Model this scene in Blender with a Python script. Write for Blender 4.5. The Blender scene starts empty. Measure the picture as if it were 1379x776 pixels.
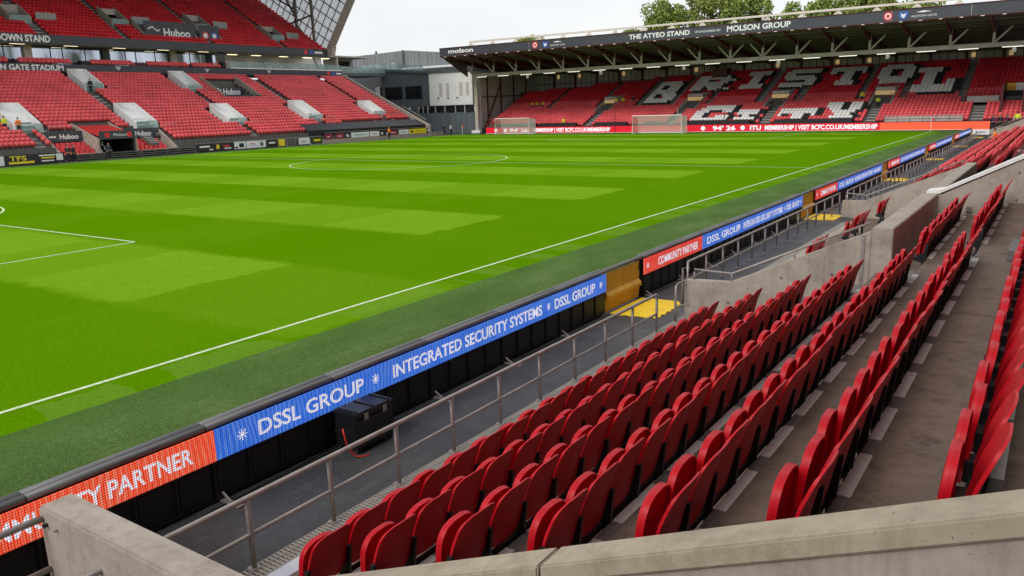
import bpy, bmesh, math, random
import numpy as np
from math import pi, sin, cos, radians
from mathutils import Vector, Matrix
random.seed(7)
C = bpy.context.scene.collection
# ------------------------------------------------------------------ camera
cam_d = bpy.data.cameras.new('camera'); cam = bpy.data.objects.new('camera', cam_d); C.objects.link(cam)
bpy.context.scene.camera = cam
yaw, tilt, roll = 0.606, 0.2247, -0.0308
f_ = Vector((-sin(yaw)*cos(tilt), cos(yaw)*cos(tilt), -sin(tilt)))
r_ = Vector((cos(yaw), sin(yaw), 0)); u_ = r_.cross(f_)
rr = cos(roll)*r_ + sin(roll)*u_; uu = -sin(roll)*r_ + cos(roll)*u_
cam.matrix_world = Matrix(((rr.x, uu.x, -f_.x, 12.7212), (rr.y, uu.y, -f_.y, -51.2019), (rr.z, uu.z, -f_.z, 4.2399), (0, 0, 0, 1)))
cam_d.sensor_width = 36; cam_d.lens = 36*1067.98/1379
cam_d.clip_start = .1; cam_d.clip_end = 2000
# ------------------------------------------------------------------ sky, sun, exposure
SUN_EL, SUN_AZ = radians(42), radians(184)      # soft light through cloud, from behind the camera
w = bpy.data.worlds.new('World'); bpy.context.scene.world = w; w.use_nodes = True
nt = w.node_tree; nt.nodes.clear()
sky = nt.nodes.new('ShaderNodeTexSky'); sky.sky_type = 'NISHITA'; sky.sun_disc = False
sky.sun_elevation = SUN_EL; sky.sun_rotation = SUN_AZ
tc = nt.nodes.new('ShaderNodeTexCoord'); no = nt.nodes.new('ShaderNodeTexNoise')
mp = nt.nodes.new('ShaderNodeMapping'); mp.inputs['Scale'].default_value = (1, 1, 2.5)
no.inputs['Scale'].default_value = 2.2; no.inputs['Detail'].default_value = 5
cr = nt.nodes.new('ShaderNodeValToRGB')
cr.color_ramp.elements[0].position = .3; cr.color_ramp.elements[0].color = (.83, .85, .875, 1)
cr.color_ramp.elements[1].position = .7; cr.color_ramp.elements[1].color = (.985, .985, .985, 1)
mul = nt.nodes.new('ShaderNodeVectorMath'); mul.operation = 'SCALE'; mul.inputs['Scale'].default_value = 9.4
mix = nt.nodes.new('ShaderNodeMixRGB'); mix.inputs[0].default_value = .93
bg = nt.nodes.new('ShaderNodeBackground'); bg.inputs['Strength'].default_value = .1
wo = nt.nodes.new('ShaderNodeOutputWorld'); L = nt.links.new
L(tc.outputs['Generated'], mp.inputs[0]); L(mp.outputs[0], no.inputs['Vector']); L(no.outputs['Fac'], cr.inputs[0]); L(cr.outputs[0], mul.inputs[0])
L(sky.outputs[0], mix.inputs[1]); L(mul.outputs[0], mix.inputs[2]); L(mix.outputs[0], bg.inputs[0]); L(bg.outputs[0], wo.inputs[0])
sl = bpy.data.lights.new('sun', 'SUN'); sl.energy = 1.5; sl.angle = radians(20); sl.color = (1, .97, .92)
so = bpy.data.objects.new('sun', sl); C.objects.link(so)
sd = Vector((sin(SUN_AZ)*cos(SUN_EL), cos(SUN_AZ)*cos(SUN_EL), sin(SUN_EL)))
so.rotation_euler = (-sd).to_track_quat('-Z', 'Y').to_euler()
vs = bpy.context.scene.view_settings; vs.view_transform = 'Standard'; vs.look = 'None'; vs.exposure = .18; vs.gamma = 1

# ------------------------------------------------------------------ materials
class NB:
    """tiny node builder"""
    def __init__(s, name):
        s.m = bpy.data.materials.new(name); s.m.use_nodes = True; s.t = s.m.node_tree
        s.b = s.t.nodes['Principled BSDF']; s.out = s.t.nodes['Material Output']
        s.co = s.t.nodes.new('ShaderNodeTexCoord').outputs['Object']
    def put(s, sock, v):
        if isinstance(v, bpy.types.NodeSocket): s.t.links.new(v, sock)
        else: sock.default_value = v
    def math(s, op, a, b=0, c=0, clamp=False):
        n = s.t.nodes.new('ShaderNodeMath'); n.operation = op; n.use_clamp = clamp
        for i, v in enumerate((a, b, c)): s.put(n.inputs[i], v)
        return n.outputs[0]
    def noise(s, scale, detail=4, vec=None, rough=.6, stretch=None):
        n = s.t.nodes.new('ShaderNodeTexNoise'); n.inputs['Scale'].default_value = scale
        n.inputs['Detail'].default_value = detail; n.inputs['Roughness'].default_value = rough
        v = vec or s.co
        if stretch:
            q = s.t.nodes.new('ShaderNodeMapping'); q.inputs['Scale'].default_value = stretch; s.t.links.new(v, q.inputs[0]); v = q.outputs[0]
        s.t.links.new(v, n.inputs['Vector']); return n.outputs['Fac']
    def ramp(s, v, stops):
        n = s.t.nodes.new('ShaderNodeValToRGB'); s.put(n.inputs[0], v); e = n.color_ramp.elements
        while len(e) < len(stops): e.new(.5)
        for q, (p, c) in zip(e, stops): q.position = p; q.color = (*c, 1)
        return n.outputs[0]
    def mix(s, f, a, b, mode='MIX'):
        n = s.t.nodes.new('ShaderNodeMixRGB'); n.blend_type = mode; s.put(n.inputs[0], f)
        for i, v in ((1, a), (2, b)):
            if isinstance(v, tuple) and len(v) == 3: v = (*v, 1)
            s.put(n.inputs[i], v)
        return n.outputs[0]
    def xyz(s):
        n = s.t.nodes.new('ShaderNodeSeparateXYZ'); s.t.links.new(s.co, n.inputs[0]); return n.outputs
    def bump(s, h, strength=.3, dist=.02):
        n = s.t.nodes.new('ShaderNodeBump'); n.inputs['Strength'].default_value = strength; n.inputs['Distance'].default_value = dist
        s.put(n.inputs['Height'], h); s.t.links.new(n.outputs[0], s.b.inputs['Normal'])
    def done(s, col=None, rough=.6, metal=0, spec=.5):
        if col is not None: s.put(s.b.inputs['Base Color'], (*col, 1) if isinstance(col, tuple) and len(col) == 3 else col)
        s.put(s.b.inputs['Roughness'], rough); s.b.inputs['Metallic'].default_value = metal
        s.b.inputs['Specular IOR Level'].default_value = spec
        return s.m

def simple(name, col, rough=.6, metal=0, var=.15, scale=3, bump=0, bscale=40, spec=.5, stretch=None):
    n = NB(name)
    lo = tuple(c*(1-var) for c in col); hi = tuple(min(1, c*(1+var)) for c in col)
    c = n.ramp(n.noise(scale, 6, stretch=stretch), [(.3, lo), (.7, hi)])
    if bump: n.bump(n.noise(bscale, 4), bump, .01)
    return n.done(c, rough, metal, spec)

def emit(name, col, strength=1, base=None, pitch=0):
    n = NB(name); b = n.b
    b.inputs['Emission Color'].default_value = (*col, 1)
    st = strength
    if pitch:   # the diode grid of an LED screen
        x, y, z = n.xyz()
        a = n.math('PINGPONG', n.math('ADD', y, 100), pitch/2); c = n.math('PINGPONG', n.math('ADD', z, 100), pitch/2)
        a = n.math('GREATER_THAN', a, pitch*.14); c = n.math('GREATER_THAN', c, pitch*.14)
        rv = n.noise(3, 2)
        wv = n.math('SINE', n.math('ADD', n.math('MULTIPLY', y, 95), n.math('MULTIPLY', n.noise(1.1, 3), 26)))
        wv = n.math('MULTIPLY', n.math('MULTIPLY_ADD', wv, .5, .5), n.math('MULTIPLY_ADD', n.noise(2.3, 2), 1.4, -.25, clamp=True), clamp=True)
        hi = tuple(min(1, v*.7+.30+(.12 if i == 1 else 0)) for i, v in enumerate(col))
        n.t.links.new(n.mix(n.math('MULTIPLY', wv, .62), col, hi), b.inputs['Emission Color'])
        st = n.math('MULTIPLY', n.math('ADD', n.math('MULTIPLY', n.math('MULTIPLY', a, c), .75), .25), n.math('MULTIPLY_ADD', rv, .3*strength, strength*.85))
    n.put(b.inputs['Emission Strength'], st)
    return n.done(base or tuple(v*.3 for v in col), .5)

def concrete(name, col, stain=.5, rough=.85, scale=1.0):
    n = NB(name)
    a = n.noise(1.3*scale, 8, rough=.65); b = n.noise(9*scale, 6); s = n.noise(.6*scale, 4, stretch=(1, 1, .25))
    c = n.ramp(a, [(.25, tuple(v*.72 for v in col)), (.5, col), (.8, tuple(min(1, v*1.22) for v in col))])
    c = n.mix(n.math('MULTIPLY', n.math('SUBTRACT', n.noise(2.4*scale, 7, rough=.75), .5, clamp=True), 3.2*stain, clamp=True), c, tuple(v*w_ for v, w_ in zip(col, (.42, .36, .30))))
    stk = n.noise(2.2*scale, 5, stretch=(3, 3, .22), rough=.7)
    c = n.mix(n.math('MULTIPLY', n.math('SUBTRACT', stk, .53, clamp=True), 3.0*stain, clamp=True), c, tuple(v*w_ for v, w_ in zip(col, (.50, .45, .40))))
    c = n.mix(.18, c, n.ramp(b, [(.35, tuple(v*.6 for v in col)), (.65, tuple(min(1, v*1.3) for v in col))]))
    c = n.mix(n.math('GREATER_THAN', n.noise(38*scale, 2), .70), c, tuple(v*.5 for v in col))
    n.bump(n.noise(30, 6), .25, .01)
    return n.done(c, rough, spec=.3)

M = {}
M['conc'] = concrete('concrete', (.40, .345, .295), .9)
M['conc_cap'] = concrete('concrete coping', (.40, .34, .26), .85)
M['tread'] = concrete('terrace concrete', (.165, .118, .092), 1.6, .75, .9)  # stains plus dark shadow streaks, both put into the tread colour
M['tread_far'] = concrete('old terrace concrete', (.13, .125, .12), .4)
M['nosing'] = concrete('pale step edge', (.62, .59, .56), .55)
M['nosing_dark'] = concrete('grey step edge', (.16, .145, .135), .3)
M['path'] = None
M['wet'] = simple('damp concrete', (.52, .52, .58), .28, var=.2, scale=2)  # damp concrete with the sky's lavender reflection painted into its colour
M['drain'] = simple('drain grating', (.30, .27, .235), .6, 0)
M['drain_dark'] = simple('drain sump', (.07, .065, .06), .8)
M['galv'] = simple('galvanised steel', (.33, .29, .27), .42, .35, .2, 6)
M['cap_rail'] = simple('grey board capping', (.15, .145, .15), .45, 0, .08, 3)
M['black'] = simple('black board back', (.006, .006, .007), .5, 0, .3, 2)
M['black_plastic'] = simple('black plastic', (.010, .010, .012), .38, 0, .2, 9)
M['rubber'] = simple('black rubber', (.02, .02, .02), .8)
M['yellow'] = simple('yellow crash mat', (.88, .60, .015), .55, 0, .12, 2.5, .2, 14)
M['yellow_back'] = simple('amber crash mat', (.66, .34, .008), .5, 0, .12, 3, .2, 14)
M['white_paint'] = simple('white paint', (.78, .77, .74), .6, 0, .08, 6)
M['white_line'] = simple('white line paint', (.58, .68, .42), .8, 0, .35, 14)
M['white_wall'] = simple('white wall', (.84, .84, .83), .7, 0, .06, 1.5)
M['slate'] = simple('slate grey fascia', (.055, .058, .075), .5, 0, .12, .5)
M['letter'] = simple('white lettering', (.85, .85, .86), .5, 0, .02)
M['maroon'] = simple('dark red steel', (.095, .012, .014), .5, 0, .2, 1)
M['beige_steel'] = simple('cream steel', (.50, .44, .39), .5, 0, .15, 1)
M['far_steel'] = simple('weathered pale steel', (.50, .42, .40), .5, 0, .2, 1)
M['cream_truss'] = simple('cream painted truss', (.74, .68, .58), .5, 0, .12, 1)
M['gable_steel'] = simple('grey brown steel', (.17, .15, .14), .5, 0, .15, 1)
M['deck'] = simple('roof decking underside', (.115, .082, .098), .6, 0, .35, .4, stretch=(.2, 4, 1))
M['clad'] = simple('back wall cladding', (.50, .44, .42), .6, 0, .15, .5)
M['dark_window'] = simple('dark glazing', (.02, .022, .025), .08, 0, .5, .5)
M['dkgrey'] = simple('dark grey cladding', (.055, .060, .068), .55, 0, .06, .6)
M['dkgrey2'] = simple('mid grey cladding', (.115, .130, .145), .55, 0, .05, .6)
M['hoard'] = simple('grey hoarding', (.10, .125, .14), .5, 0, .1, .4)
M['zinc'] = simple('standing seam zinc', (.27, .29, .30), .35, .4, .22, .35, stretch=(3, 1, .15))
M['tarp'] = simple('black seat cover', (.018, .019, .026), .6, 0, .2, .5)
M['red_white'] = simple('red paint', (.55, .03, .03), .5)
M['warm_panel'] = emit('warm lit sign', (.75, .5, .22), .35)
M['tube_light'] = emit('strip light', (1, .95, .82), 1.1)
M['ceiling_lamp'] = emit('ceiling lamp', (1, .86, .55), 1.5)
M['led_blue'] = emit('blue led screen', (.020, .135, .72), 1.05, pitch=.026)
M['led_red'] = emit('red led screen', (.86, .02, .012), .95, pitch=.026)
M['led_orange'] = emit('orange red led screen', (.92, .075, .025), 1.0, pitch=.026)
M['led_text'] = emit('white led lettering', (.85, .82, .95), .92, pitch=.026)
M['far_red'] = emit('far crimson led screen', (.62, .006, .022), .95)
M['far_orange'] = emit('far orange led screen', (.95, .095, .035), .95)
M['far_text'] = emit('far white led lettering', (.9, .82, .85), 1.0)
M['skin'] = simple('skin', (.45, .26, .18), .6)
M['hair'] = simple('dark hair', (.02, .015, .012), .8)
M['hi_orange'] = simple('orange high visibility cloth', (.95, .22, .02), .7)
M['hi_yellow'] = simple('yellow high visibility cloth', (.70, .85, .03), .7)
M['yellow_top'] = simple('yellow cloth', (.85, .65, .02), .7)
M['dark_cloth'] = simple('dark cloth', (.016, .018, .028), .8)
M['navy'] = simple('navy cloth', (.02, .025, .06), .8)
M['claret'] = simple('claret cloth', (.28, .02, .06), .8)
M['pale_cloth'] = simple('pale cloth', (.6, .58, .6), .8)
M['bark'] = simple('bark', (.10, .075, .05), .9, 0, .3, 4, .5, 12)
M['cable_red'] = simple('red cable', (.6, .03, .02), .5)
M['ad_white'] = simple('white vinyl banner', (.78, .78, .80), .5, 0, .05, 2)
M['ad_black'] = simple('black vinyl banner', (.02, .02, .022), .5, 0, .1, 2)
M['ad_yellow'] = simple('yellow vinyl banner', (.88, .70, .02), .5, 0, .05, 2)
M['ad_green'] = simple('dark green vinyl banner', (.02, .05, .02), .5)
M['gold'] = simple('yellow print', (.85, .65, .03), .6)
M['crest_red'] = simple('crest red', (.75, .03, .05), .5)
M['crest_blue'] = simple('crest blue', (.04, .12, .45), .5)
M['purple'] = simple('purple notice', (.16, .03, .12), .5)
M['rust'] = simple('rust brown mark', (.20, .09, .03), .9)
M['poster_orange'] = simple('orange sign', (.85, .42, .03), .5)

def seat_mat(name, col, hi, rough=.32):
    n = NB(name)
    info = n.t.nodes.new('ShaderNodeObjectInfo')
    c = n.ramp(n.noise(5, 4), [(.3, tuple(v*.86 for v in col)), (.7, tuple(min(1, v*1.12) for v in col))])
    c = n.mix(n.math('MULTIPLY', info.outputs['Random'], .35), c, hi)
    d = n.noise(55, 3)
    c = n.mix(n.math('MULTIPLY', n.math('SUBTRACT', d, .66, clamp=True), .8, clamp=True), c, (.45, .2, .2))
    n.bump(n.noise(160, 2), .12, .002)
    return n.done(c, n.math('MULTIPLY_ADD', n.noise(7, 4), .25, rough-.1), spec=.28)
M['seat'] = seat_mat('red seat plastic', (.46, .001, .009), (.60, .006, .018), .45)
def far_seat_mat(name, col, var=.25):
    n = NB(name)
    c = n.ramp(n.noise(.35, 5), [(.3, tuple(v*(1-var) for v in col)), (.7, tuple(min(1, v*(1+var)) for v in col))])
    c = n.mix(n.math('MULTIPLY', n.math('SUBTRACT', n.noise(1.7, 2), .62, clamp=True), 1.0, clamp=True), c, (.9, .35, .33))
    return n.done(c, .42, spec=.45)
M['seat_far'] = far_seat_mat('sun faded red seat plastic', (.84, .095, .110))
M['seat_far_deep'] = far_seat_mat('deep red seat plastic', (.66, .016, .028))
M['seat_white'] = far_seat_mat('white seat plastic', (.90, .88, .87), .04)
M['seat_black'] = far_seat_mat('black seat plastic', (.02, .02, .022), .1)

def glassm(name, tint=(.75, .85, .86), alpha=.45, rough=.05):
    n = NB(name); t = n.t
    tr = t.nodes.new('ShaderNodeBsdfTransparent'); tr.inputs[0].default_value = (.88, .95, .95, 1)
    mx = t.nodes.new('ShaderNodeMixShader'); mx.inputs[0].default_value = alpha
    n.done(tint, rough); t.links.new(tr.outputs[0], mx.inputs[1]); t.links.new(n.b.outputs[0], mx.inputs[2]); t.links.new(mx.outputs[0], n.out.inputs[0])
    return n.m
M['glass'] = glassm('balustrade glass', (.42, .55, .55), .4)
M['net'] = glassm('white netting', (.85, .85, .85), .38, .8)
# box windows: reflective panes, patches of bluish sky reflection painted into their colour
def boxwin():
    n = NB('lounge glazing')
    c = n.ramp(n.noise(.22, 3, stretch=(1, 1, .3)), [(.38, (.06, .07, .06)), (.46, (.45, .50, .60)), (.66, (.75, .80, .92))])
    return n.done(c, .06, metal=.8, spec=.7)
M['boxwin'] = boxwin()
# translucent roof sheets
def sheets():
    n = NB('translucent roof sheet'); t = n.t
    tl = t.nodes.new('ShaderNodeBsdfTranslucent'); tl.inputs[0].default_value = (.88, .9, .93, 1)
    mx = t.nodes.new('ShaderNodeMixShader'); mx.inputs[0].default_value = .15
    n.done(n.ramp(n.noise(1.5, 3), [(.3, (.72, .74, .78)), (.7, (.88, .9, .93))]), .4)
    t.links.new(tl.outputs[0], mx.inputs[1]); t.links.new(n.b.outputs[0], mx.inputs[2])
    tp = t.nodes.new('ShaderNodeBsdfTransparent'); m2 = t.nodes.new('ShaderNodeMixShader'); m2.inputs[0].default_value = .30
    t.links.new(mx.outputs[0], m2.inputs[1]); t.links.new(tp.outputs[0], m2.inputs[2]); t.links.new(m2.outputs[0], n.out.inputs[0]); return n.m
M['sheet'] = sheets()

# pitch: mown bands (the nap of the grass lies two ways), worn and grained
def pitchm():
    n = NB('mown pitch grass'); x, y, z = n.xyz()
    wob = n.math('MULTIPLY', n.math('SUBTRACT', n.noise(1.6, 5), .5), .9)
    yy = n.math('ADD', y, wob); xx = n.math('ADD', x, wob)
    band = n.math('FRACT', n.math('DIVIDE', n.math('ADD', yy, 41.75+109), 10.9))
    b1 = n.math('MULTIPLY', n.math('MULTIPLY_ADD', band, 22, 0, clamp=True), n.math('MULTIPLY_ADD', band, -22, 11.5, clamp=True))
    colf = n.math('FRACT', n.math('DIVIDE', n.math('ADD', xx, 5.3+106), 10.6))
    c1 = n.math('MULTIPLY', n.math('MULTIPLY_ADD', colf, 60, 0, clamp=True), n.math('MULTIPLY_ADD', colf, -60, 30.5, clamp=True))
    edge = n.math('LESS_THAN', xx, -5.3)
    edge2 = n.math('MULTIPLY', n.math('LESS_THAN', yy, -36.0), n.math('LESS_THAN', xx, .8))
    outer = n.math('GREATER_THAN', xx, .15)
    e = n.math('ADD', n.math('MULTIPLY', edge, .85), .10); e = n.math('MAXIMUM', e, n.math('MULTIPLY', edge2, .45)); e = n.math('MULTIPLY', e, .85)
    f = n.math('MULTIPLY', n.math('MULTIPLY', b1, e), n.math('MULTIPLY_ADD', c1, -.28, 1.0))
    f = n.math('ADD', f, n.math('MULTIPLY', n.math('MULTIPLY', c1, n.math('SUBTRACT', 1, b1)), .07))
    mott = n.noise(.28, 6); f = n.math('ADD', f, n.math('MULTIPLY', n.math('SUBTRACT', mott, .5), .35), clamp=True)
    f = n.math('MULTIPLY', f, n.math('MULTIPLY_ADD', n.noise(2.5, 5), .8, .6), clamp=True)
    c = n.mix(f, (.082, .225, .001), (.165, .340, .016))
    far = n.math('MULTIPLY_ADD', y, .012, .5, clamp=True)
    c = n.mix(n.math('MULTIPLY', n.math('MULTIPLY', outer, n.math('GREATER_THAN', n.noise(.5, 2, stretch=(.3, 1, 1)), .5)), .28), c, (.17, .30, .055))
    fine = n.noise(30, 5, rough=.9); mid = n.noise(11, 5, rough=.7)
    c = n.mix(.42, c, n.mix(1, c, n.ramp(fine, [(.35, (.2, .3, .25)), (.65, (2.2, 1.75, 1.6))]), 'MULTIPLY'))
    c = n.mix(.25, c, n.mix(1, c, n.ramp(mid, [(.35, (.5, .5, .5)), (.65, (1.5, 1.4, 1.3))]), 'MULTIPLY'))
    n.bump(fine, .35, .02)
    return n.done(c, 1.0, spec=.0)
M['pitch'] = pitchm()
def runoff():
    n = NB('artificial run off turf'); x, y, z = n.xyz()
    a = n.noise(.7, 5, stretch=(1, .5, 1))
    c = n.ramp(a, [(.3, (.060, .118, .030)), (.55, (.092, .165, .046)), (.75, (.145, .225, .080))])
    c = n.mix(.6, c, n.mix(1, c, n.ramp(n.noise(34, 4, rough=.9), [(.36, (.15, .17, .15)), (.64, (2.2, 2.05, 2.1))]), 'MULTIPLY'))
    c = n.mix(.3, c, n.mix(1, c, n.ramp(n.noise(9, 5, rough=.8), [(.35, (.4, .45, .4)), (.65, (1.6, 1.5, 1.5))]), 'MULTIPLY'))
    gx = n.math('MULTIPLY_ADD', x, -.55, 1.45, clamp=True)
    gx = n.math('MULTIPLY', gx, n.math('MULTIPLY_ADD', n.noise(4, 6, rough=.8), 1.0, .3, clamp=True), clamp=True)
    c = n.mix(n.math('MULTIPLY', gx, .5), c, (.085, .19, .03))
    n.bump(n.noise(70, 3), .7, .04)
    return n.done(c, 1.0, spec=.03)
M['runoff'] = runoff()
def asphalt():
    n = NB('pitchside path asphalt')
    c = n.ramp(n.noise(.7, 7, rough=.7), [(.25, (.024, .023, .024)), (.5, (.045, .043, .045)), (.8, (.085, .082, .085))])
    c = n.mix(n.math('GREATER_THAN', n.noise(60, 2), .66), c, (.18, .175, .175))
    n.bump(n.noise(90, 4), .4, .01)
    c = n.mix(n.math('MULTIPLY', n.math('SUBTRACT', n.noise(3.2, 7, rough=.8, stretch=(1, .35, 1)), .56, clamp=True), 4.0, clamp=True), c, (.12, .117, .122))
    return n.done(c, n.math('MULTIPLY_ADD', n.noise(.8, 4), .5, .3), spec=.4)
M['path'] = asphalt()
def leafm(name, a, b):
    n = NB(name); g = n.t.nodes.new('ShaderNodeNewGeometry')
    c = n.ramp(g.outputs['Random Per Island'], [(.0, a), (1, b)])
    return n.done(c, .75, spec=.2)
M['leaf'] = leafm('tree leaves', (.16, .23, .04), (.34, .43, .12))
M['leaf2'] = leafm('yellow green tree leaves', (.17, .23, .04), (.36, .42, .12))

# ------------------------------------------------------------------ mesh builder
class MB:
    def __init__(s): s.v = []; s.f = []
    def add(s, vs, fs):
        o = len(s.v); s.v += [tuple(p) for p in vs]; s.f += [tuple(i+o for i in q) for q in fs]; return s
    def box(s, x0, x1, y0, y1, z0, z1):
        v = [(x, y, z) for z in (z0, z1) for y in (y0, y1) for x in (x0, x1)]
        return s.add(v, [(0, 2, 3, 1), (4, 5, 7, 6), (0, 1, 5, 4), (2, 6, 7, 3), (0, 4, 6, 2), (1, 3, 7, 5)])
    def prism(s, pts, axis, a, b):
        """pts: polygon in the plane across axis ('x': (y,z), 'y': (x,z), 'z': (x,y)), swept from a to b"""
        mk = {'x': lambda p, t: (t, p[0], p[1]), 'y': lambda p, t: (p[0], t, p[1]), 'z': lambda p, t: (p[0], p[1], t)}[axis]
        n = len(pts); v = [mk(p, a) for p in pts] + [mk(p, b) for p in pts]
        return s.add(v, [tuple(range(n)), tuple(range(2*n-1, n-1, -1))] + [(i, i+n, (i+1) % n+n, (i+1) % n) for i in range(n)])
    def bar(s, p, q, w=.1, h=None, up=(0, 0, 1)):
        p, q = Vector(p), Vector(q); d = (q-p).normalized(); u = Vector(up)
        if abs(d.dot(u)) > .98: u = Vector((1, 0, 0))
        a = d.cross(u).normalized()*w/2; b = d.cross(a).normalized()*(h or w)/2
        v = [e+i*a+j*b for e in (p, q) for j in (-1, 1) for i in (-1, 1)]
        return s.add(v, [(0, 2, 3, 1), (4, 5, 7, 6), (0, 1, 5, 4), (2, 6, 7, 3), (0, 4, 6, 2), (1, 3, 7, 5)])
    def tube(s, pts, r, n=8):
        pts = [Vector(p) for p in pts]; o = len(s.v); k = len(pts); r = r if isinstance(r, (list, tuple)) else [r]*k
        for i, p in enumerate(pts):
            d = (pts[min(i+1, k-1)]-pts[max(i-1, 0)]).normalized(); u = Vector((0, 0, 1)) if abs(d.z) < .9 else Vector((1, 0, 0))
            a = d.cross(u).normalized(); b = d.cross(a)
            s.v += [tuple(p+r[i]*(cos(2*pi*j/n)*a+sin(2*pi*j/n)*b)) for j in range(n)]
        s.f += [(o+i*n+j, o+i*n+(j+1) % n, o+(i+1)*n+(j+1) % n, o+(i+1)*n+j) for i in range(k-1) for j in range(n)]
        s.f += [tuple(o+j for j in range(n)), tuple(o+(k-1)*n+j for j in reversed(range(n)))]
        return s
    def quad(s, a, b, c, d): return s.add([a, b, c, d], [(0, 1, 2, 3)])
    def mesh(s, name, mat, smooth=False, bevel=0):
        me = bpy.data.meshes.new(name); me.from_pydata(s.v, [], s.f)
        bm = bmesh.new(); bm.from_mesh(me); bmesh.ops.recalc_face_normals(bm, faces=bm.faces)
        if bevel: bmesh.ops.bevel(bm, geom=[e for e in bm.edges if e.is_manifold and e.calc_face_angle(0) > .5], offset=bevel, segments=2, affect='EDGES', clamp_overlap=True)
        bm.to_mesh(me); bm.free()
        if smooth: me.polygons.foreach_set('use_smooth', [True]*len(me.polygons))
        me.materials.append(M[mat] if isinstance(mat, str) else mat); return me

def tag(o, label=None, cat=None, group=None, kind=None):
    if label: o['label'] = label
    if cat: o['category'] = cat
    if group: o['group'] = group
    if kind: o['kind'] = kind
    return o
def link(name, me, parent=None, loc=None):
    o = bpy.data.objects.new(name, me); C.objects.link(o)
    if parent is not None: o.parent = parent
    if loc: o.location = loc
    return o
def obj(name, mb, mat, parent=None, smooth=False, bevel=0, loc=None): return link(name, mb.mesh(name, mat, smooth, bevel), parent, loc)
def thing(name, label, cat, group=None, loc=(0, 0, 0), rz=0):
    o = bpy.data.objects.new(name, None); o.empty_display_size = .2; C.objects.link(o); o.location = loc; o.rotation_euler = (0, 0, rz)
    return tag(o, label, cat, group)
def copy_tree(o, parent=None):
    kids = [c for c in o.children]
    c = o.copy(); C.objects.link(c)
    if parent is not None: c.parent = parent
    for k in kids: copy_tree(k, c)
    return c
def struct(name, mb, mat, parent=None, **k):
    o = obj(name, mb, mat, parent, **k)
    if parent is None: o['kind'] = 'structure'
    return o
_text = {}
def text(name, body, mat, origin, right, up, size, width=None, bold=.0, depth=.012, parent=None, align='LEFT', space=1.0):
    """flat lettering as a mesh: origin = left end of the baseline, size = capital height"""
    cu = bpy.data.curves.new('t', 'FONT'); cu.body = body; cu.size = 1; cu.offset = bold; cu.extrude = .5; cu.space_character = space; cu.resolution_u = 3
    to = bpy.data.objects.new('t', cu); C.objects.link(to); dg = bpy.context.evaluated_depsgraph_get(); dg.update()
    me = bpy.data.meshes.new_from_object(to.evaluated_get(dg)); bpy.data.objects.remove(to); bpy.data.curves.remove(cu)
    co = np.array([v.co[:] for v in me.vertices]); lo, hi = co.min(0), co.max(0)
    k = size/.70; kx = k if width is None else width/(hi[0]-lo[0])
    R_, U_ = Vector(right).normalized(), Vector(up).normalized(); N_ = R_.cross(U_); O = Vector(origin)
    for v in me.vertices: v.co = O+R_*((v.co.x-lo[0])*kx)+U_*(v.co.y*k)+N_*((v.co.z+.5)*depth)
    me.materials.clear(); me.materials.append(M[mat]); me.name = name
    for p in me.polygons: p.material_index = 0
    return link(name, me, parent)
def disc(c, r, right, up, d=.01, n=20):
    mb = MB(); R_, U_ = Vector(right), Vector(up); N_ = R_.cross(U_); c = Vector(c)
    ring = [c+r*(cos(2*pi*i/n)*R_+sin(2*pi*i/n)*U_) for i in range(n)]
    mb.v = [tuple(p) for p in ring]+[tuple(p+N_*d) for p in ring]
    mb.f = [tuple(range(n)), tuple(range(n, 2*n))]+[(i, (i+1) % n, (i+1) % n+n, i+n) for i in range(n)]
    return mb
ORD = ['first', 'second', 'third', 'fourth', 'fifth', 'sixth', 'seventh', 'eighth', 'ninth', 'tenth', 'eleventh', 'twelfth', 'thirteenth', 'fourteenth', 'fifteenth', 'sixteenth', 'seventeenth', 'eighteenth', 'nineteenth', 'twentieth']
def ordn(i):
    if i < 20: return ORD[i]
    t = {20: 'twenty', 30: 'thirty', 40: 'forty'}
    d = (i//10)*10
    return {29: 'thirtieth', 39: 'fortieth'}[i] if i in (29, 39) else t[d]+'-'+ORD[i % 10]
XP, YP, ZP = (1, 0, 0), (0, 1, 0), (0, 0, 1); XN, YN = (-1, 0, 0), (0, -1, 0)
Z0 = -.05      # pitchside path level
TRUN, TRISE = .775, .315
def rx(k): return 7.92+TRUN*(k-1)      # riser behind row k
def tz(k): return Z0+TRISE*(k-1)       # tread of row k

# ================================================================== THE GROUND
struct('ground', MB().quad((-900, -700, -.12), (700, -700, -.12), (700, 900, -.12), (-900, 900, -.12)), 'path')
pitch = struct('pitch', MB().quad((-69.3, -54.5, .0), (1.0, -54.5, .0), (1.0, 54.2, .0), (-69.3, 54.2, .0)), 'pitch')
ro = MB(); rnd = random.Random(3)
ro.quad((1.0, -60, .004), (5.02, -60, .004), (5.02, 55.5, .004), (1.0, 55.5, .004))
ro.quad((-71.6, 54.2, .004), (1.0, 54.2, .004), (1.0, 56.6, .004), (-71.6, 56.6, .004))
ro.quad((-71.6, -60, .004), (-69.3, -60, .004), (-69.3, 54.2, .004), (-71.6, 54.2, .004))
struct('run_off_turf', ro, 'runoff')
pk = struct('pitchside_path', MB().quad((5.02, -62, Z0), (6.62, -62, Z0), (6.62, 56, Z0), (5.02, 56, Z0)), 'path')
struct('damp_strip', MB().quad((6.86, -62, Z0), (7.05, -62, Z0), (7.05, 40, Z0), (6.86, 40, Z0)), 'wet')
struct('pale_apron', MB().box(6.86, 7.06, -36.1, -20.75, Z0-.02, Z0+.006), 'conc')
dr = MB().box(6.62, 6.86, -62, 40, Z0-.1, Z0-.02)
dro = struct('drain_channel', dr, 'drain_dark')
g = MB()
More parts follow.
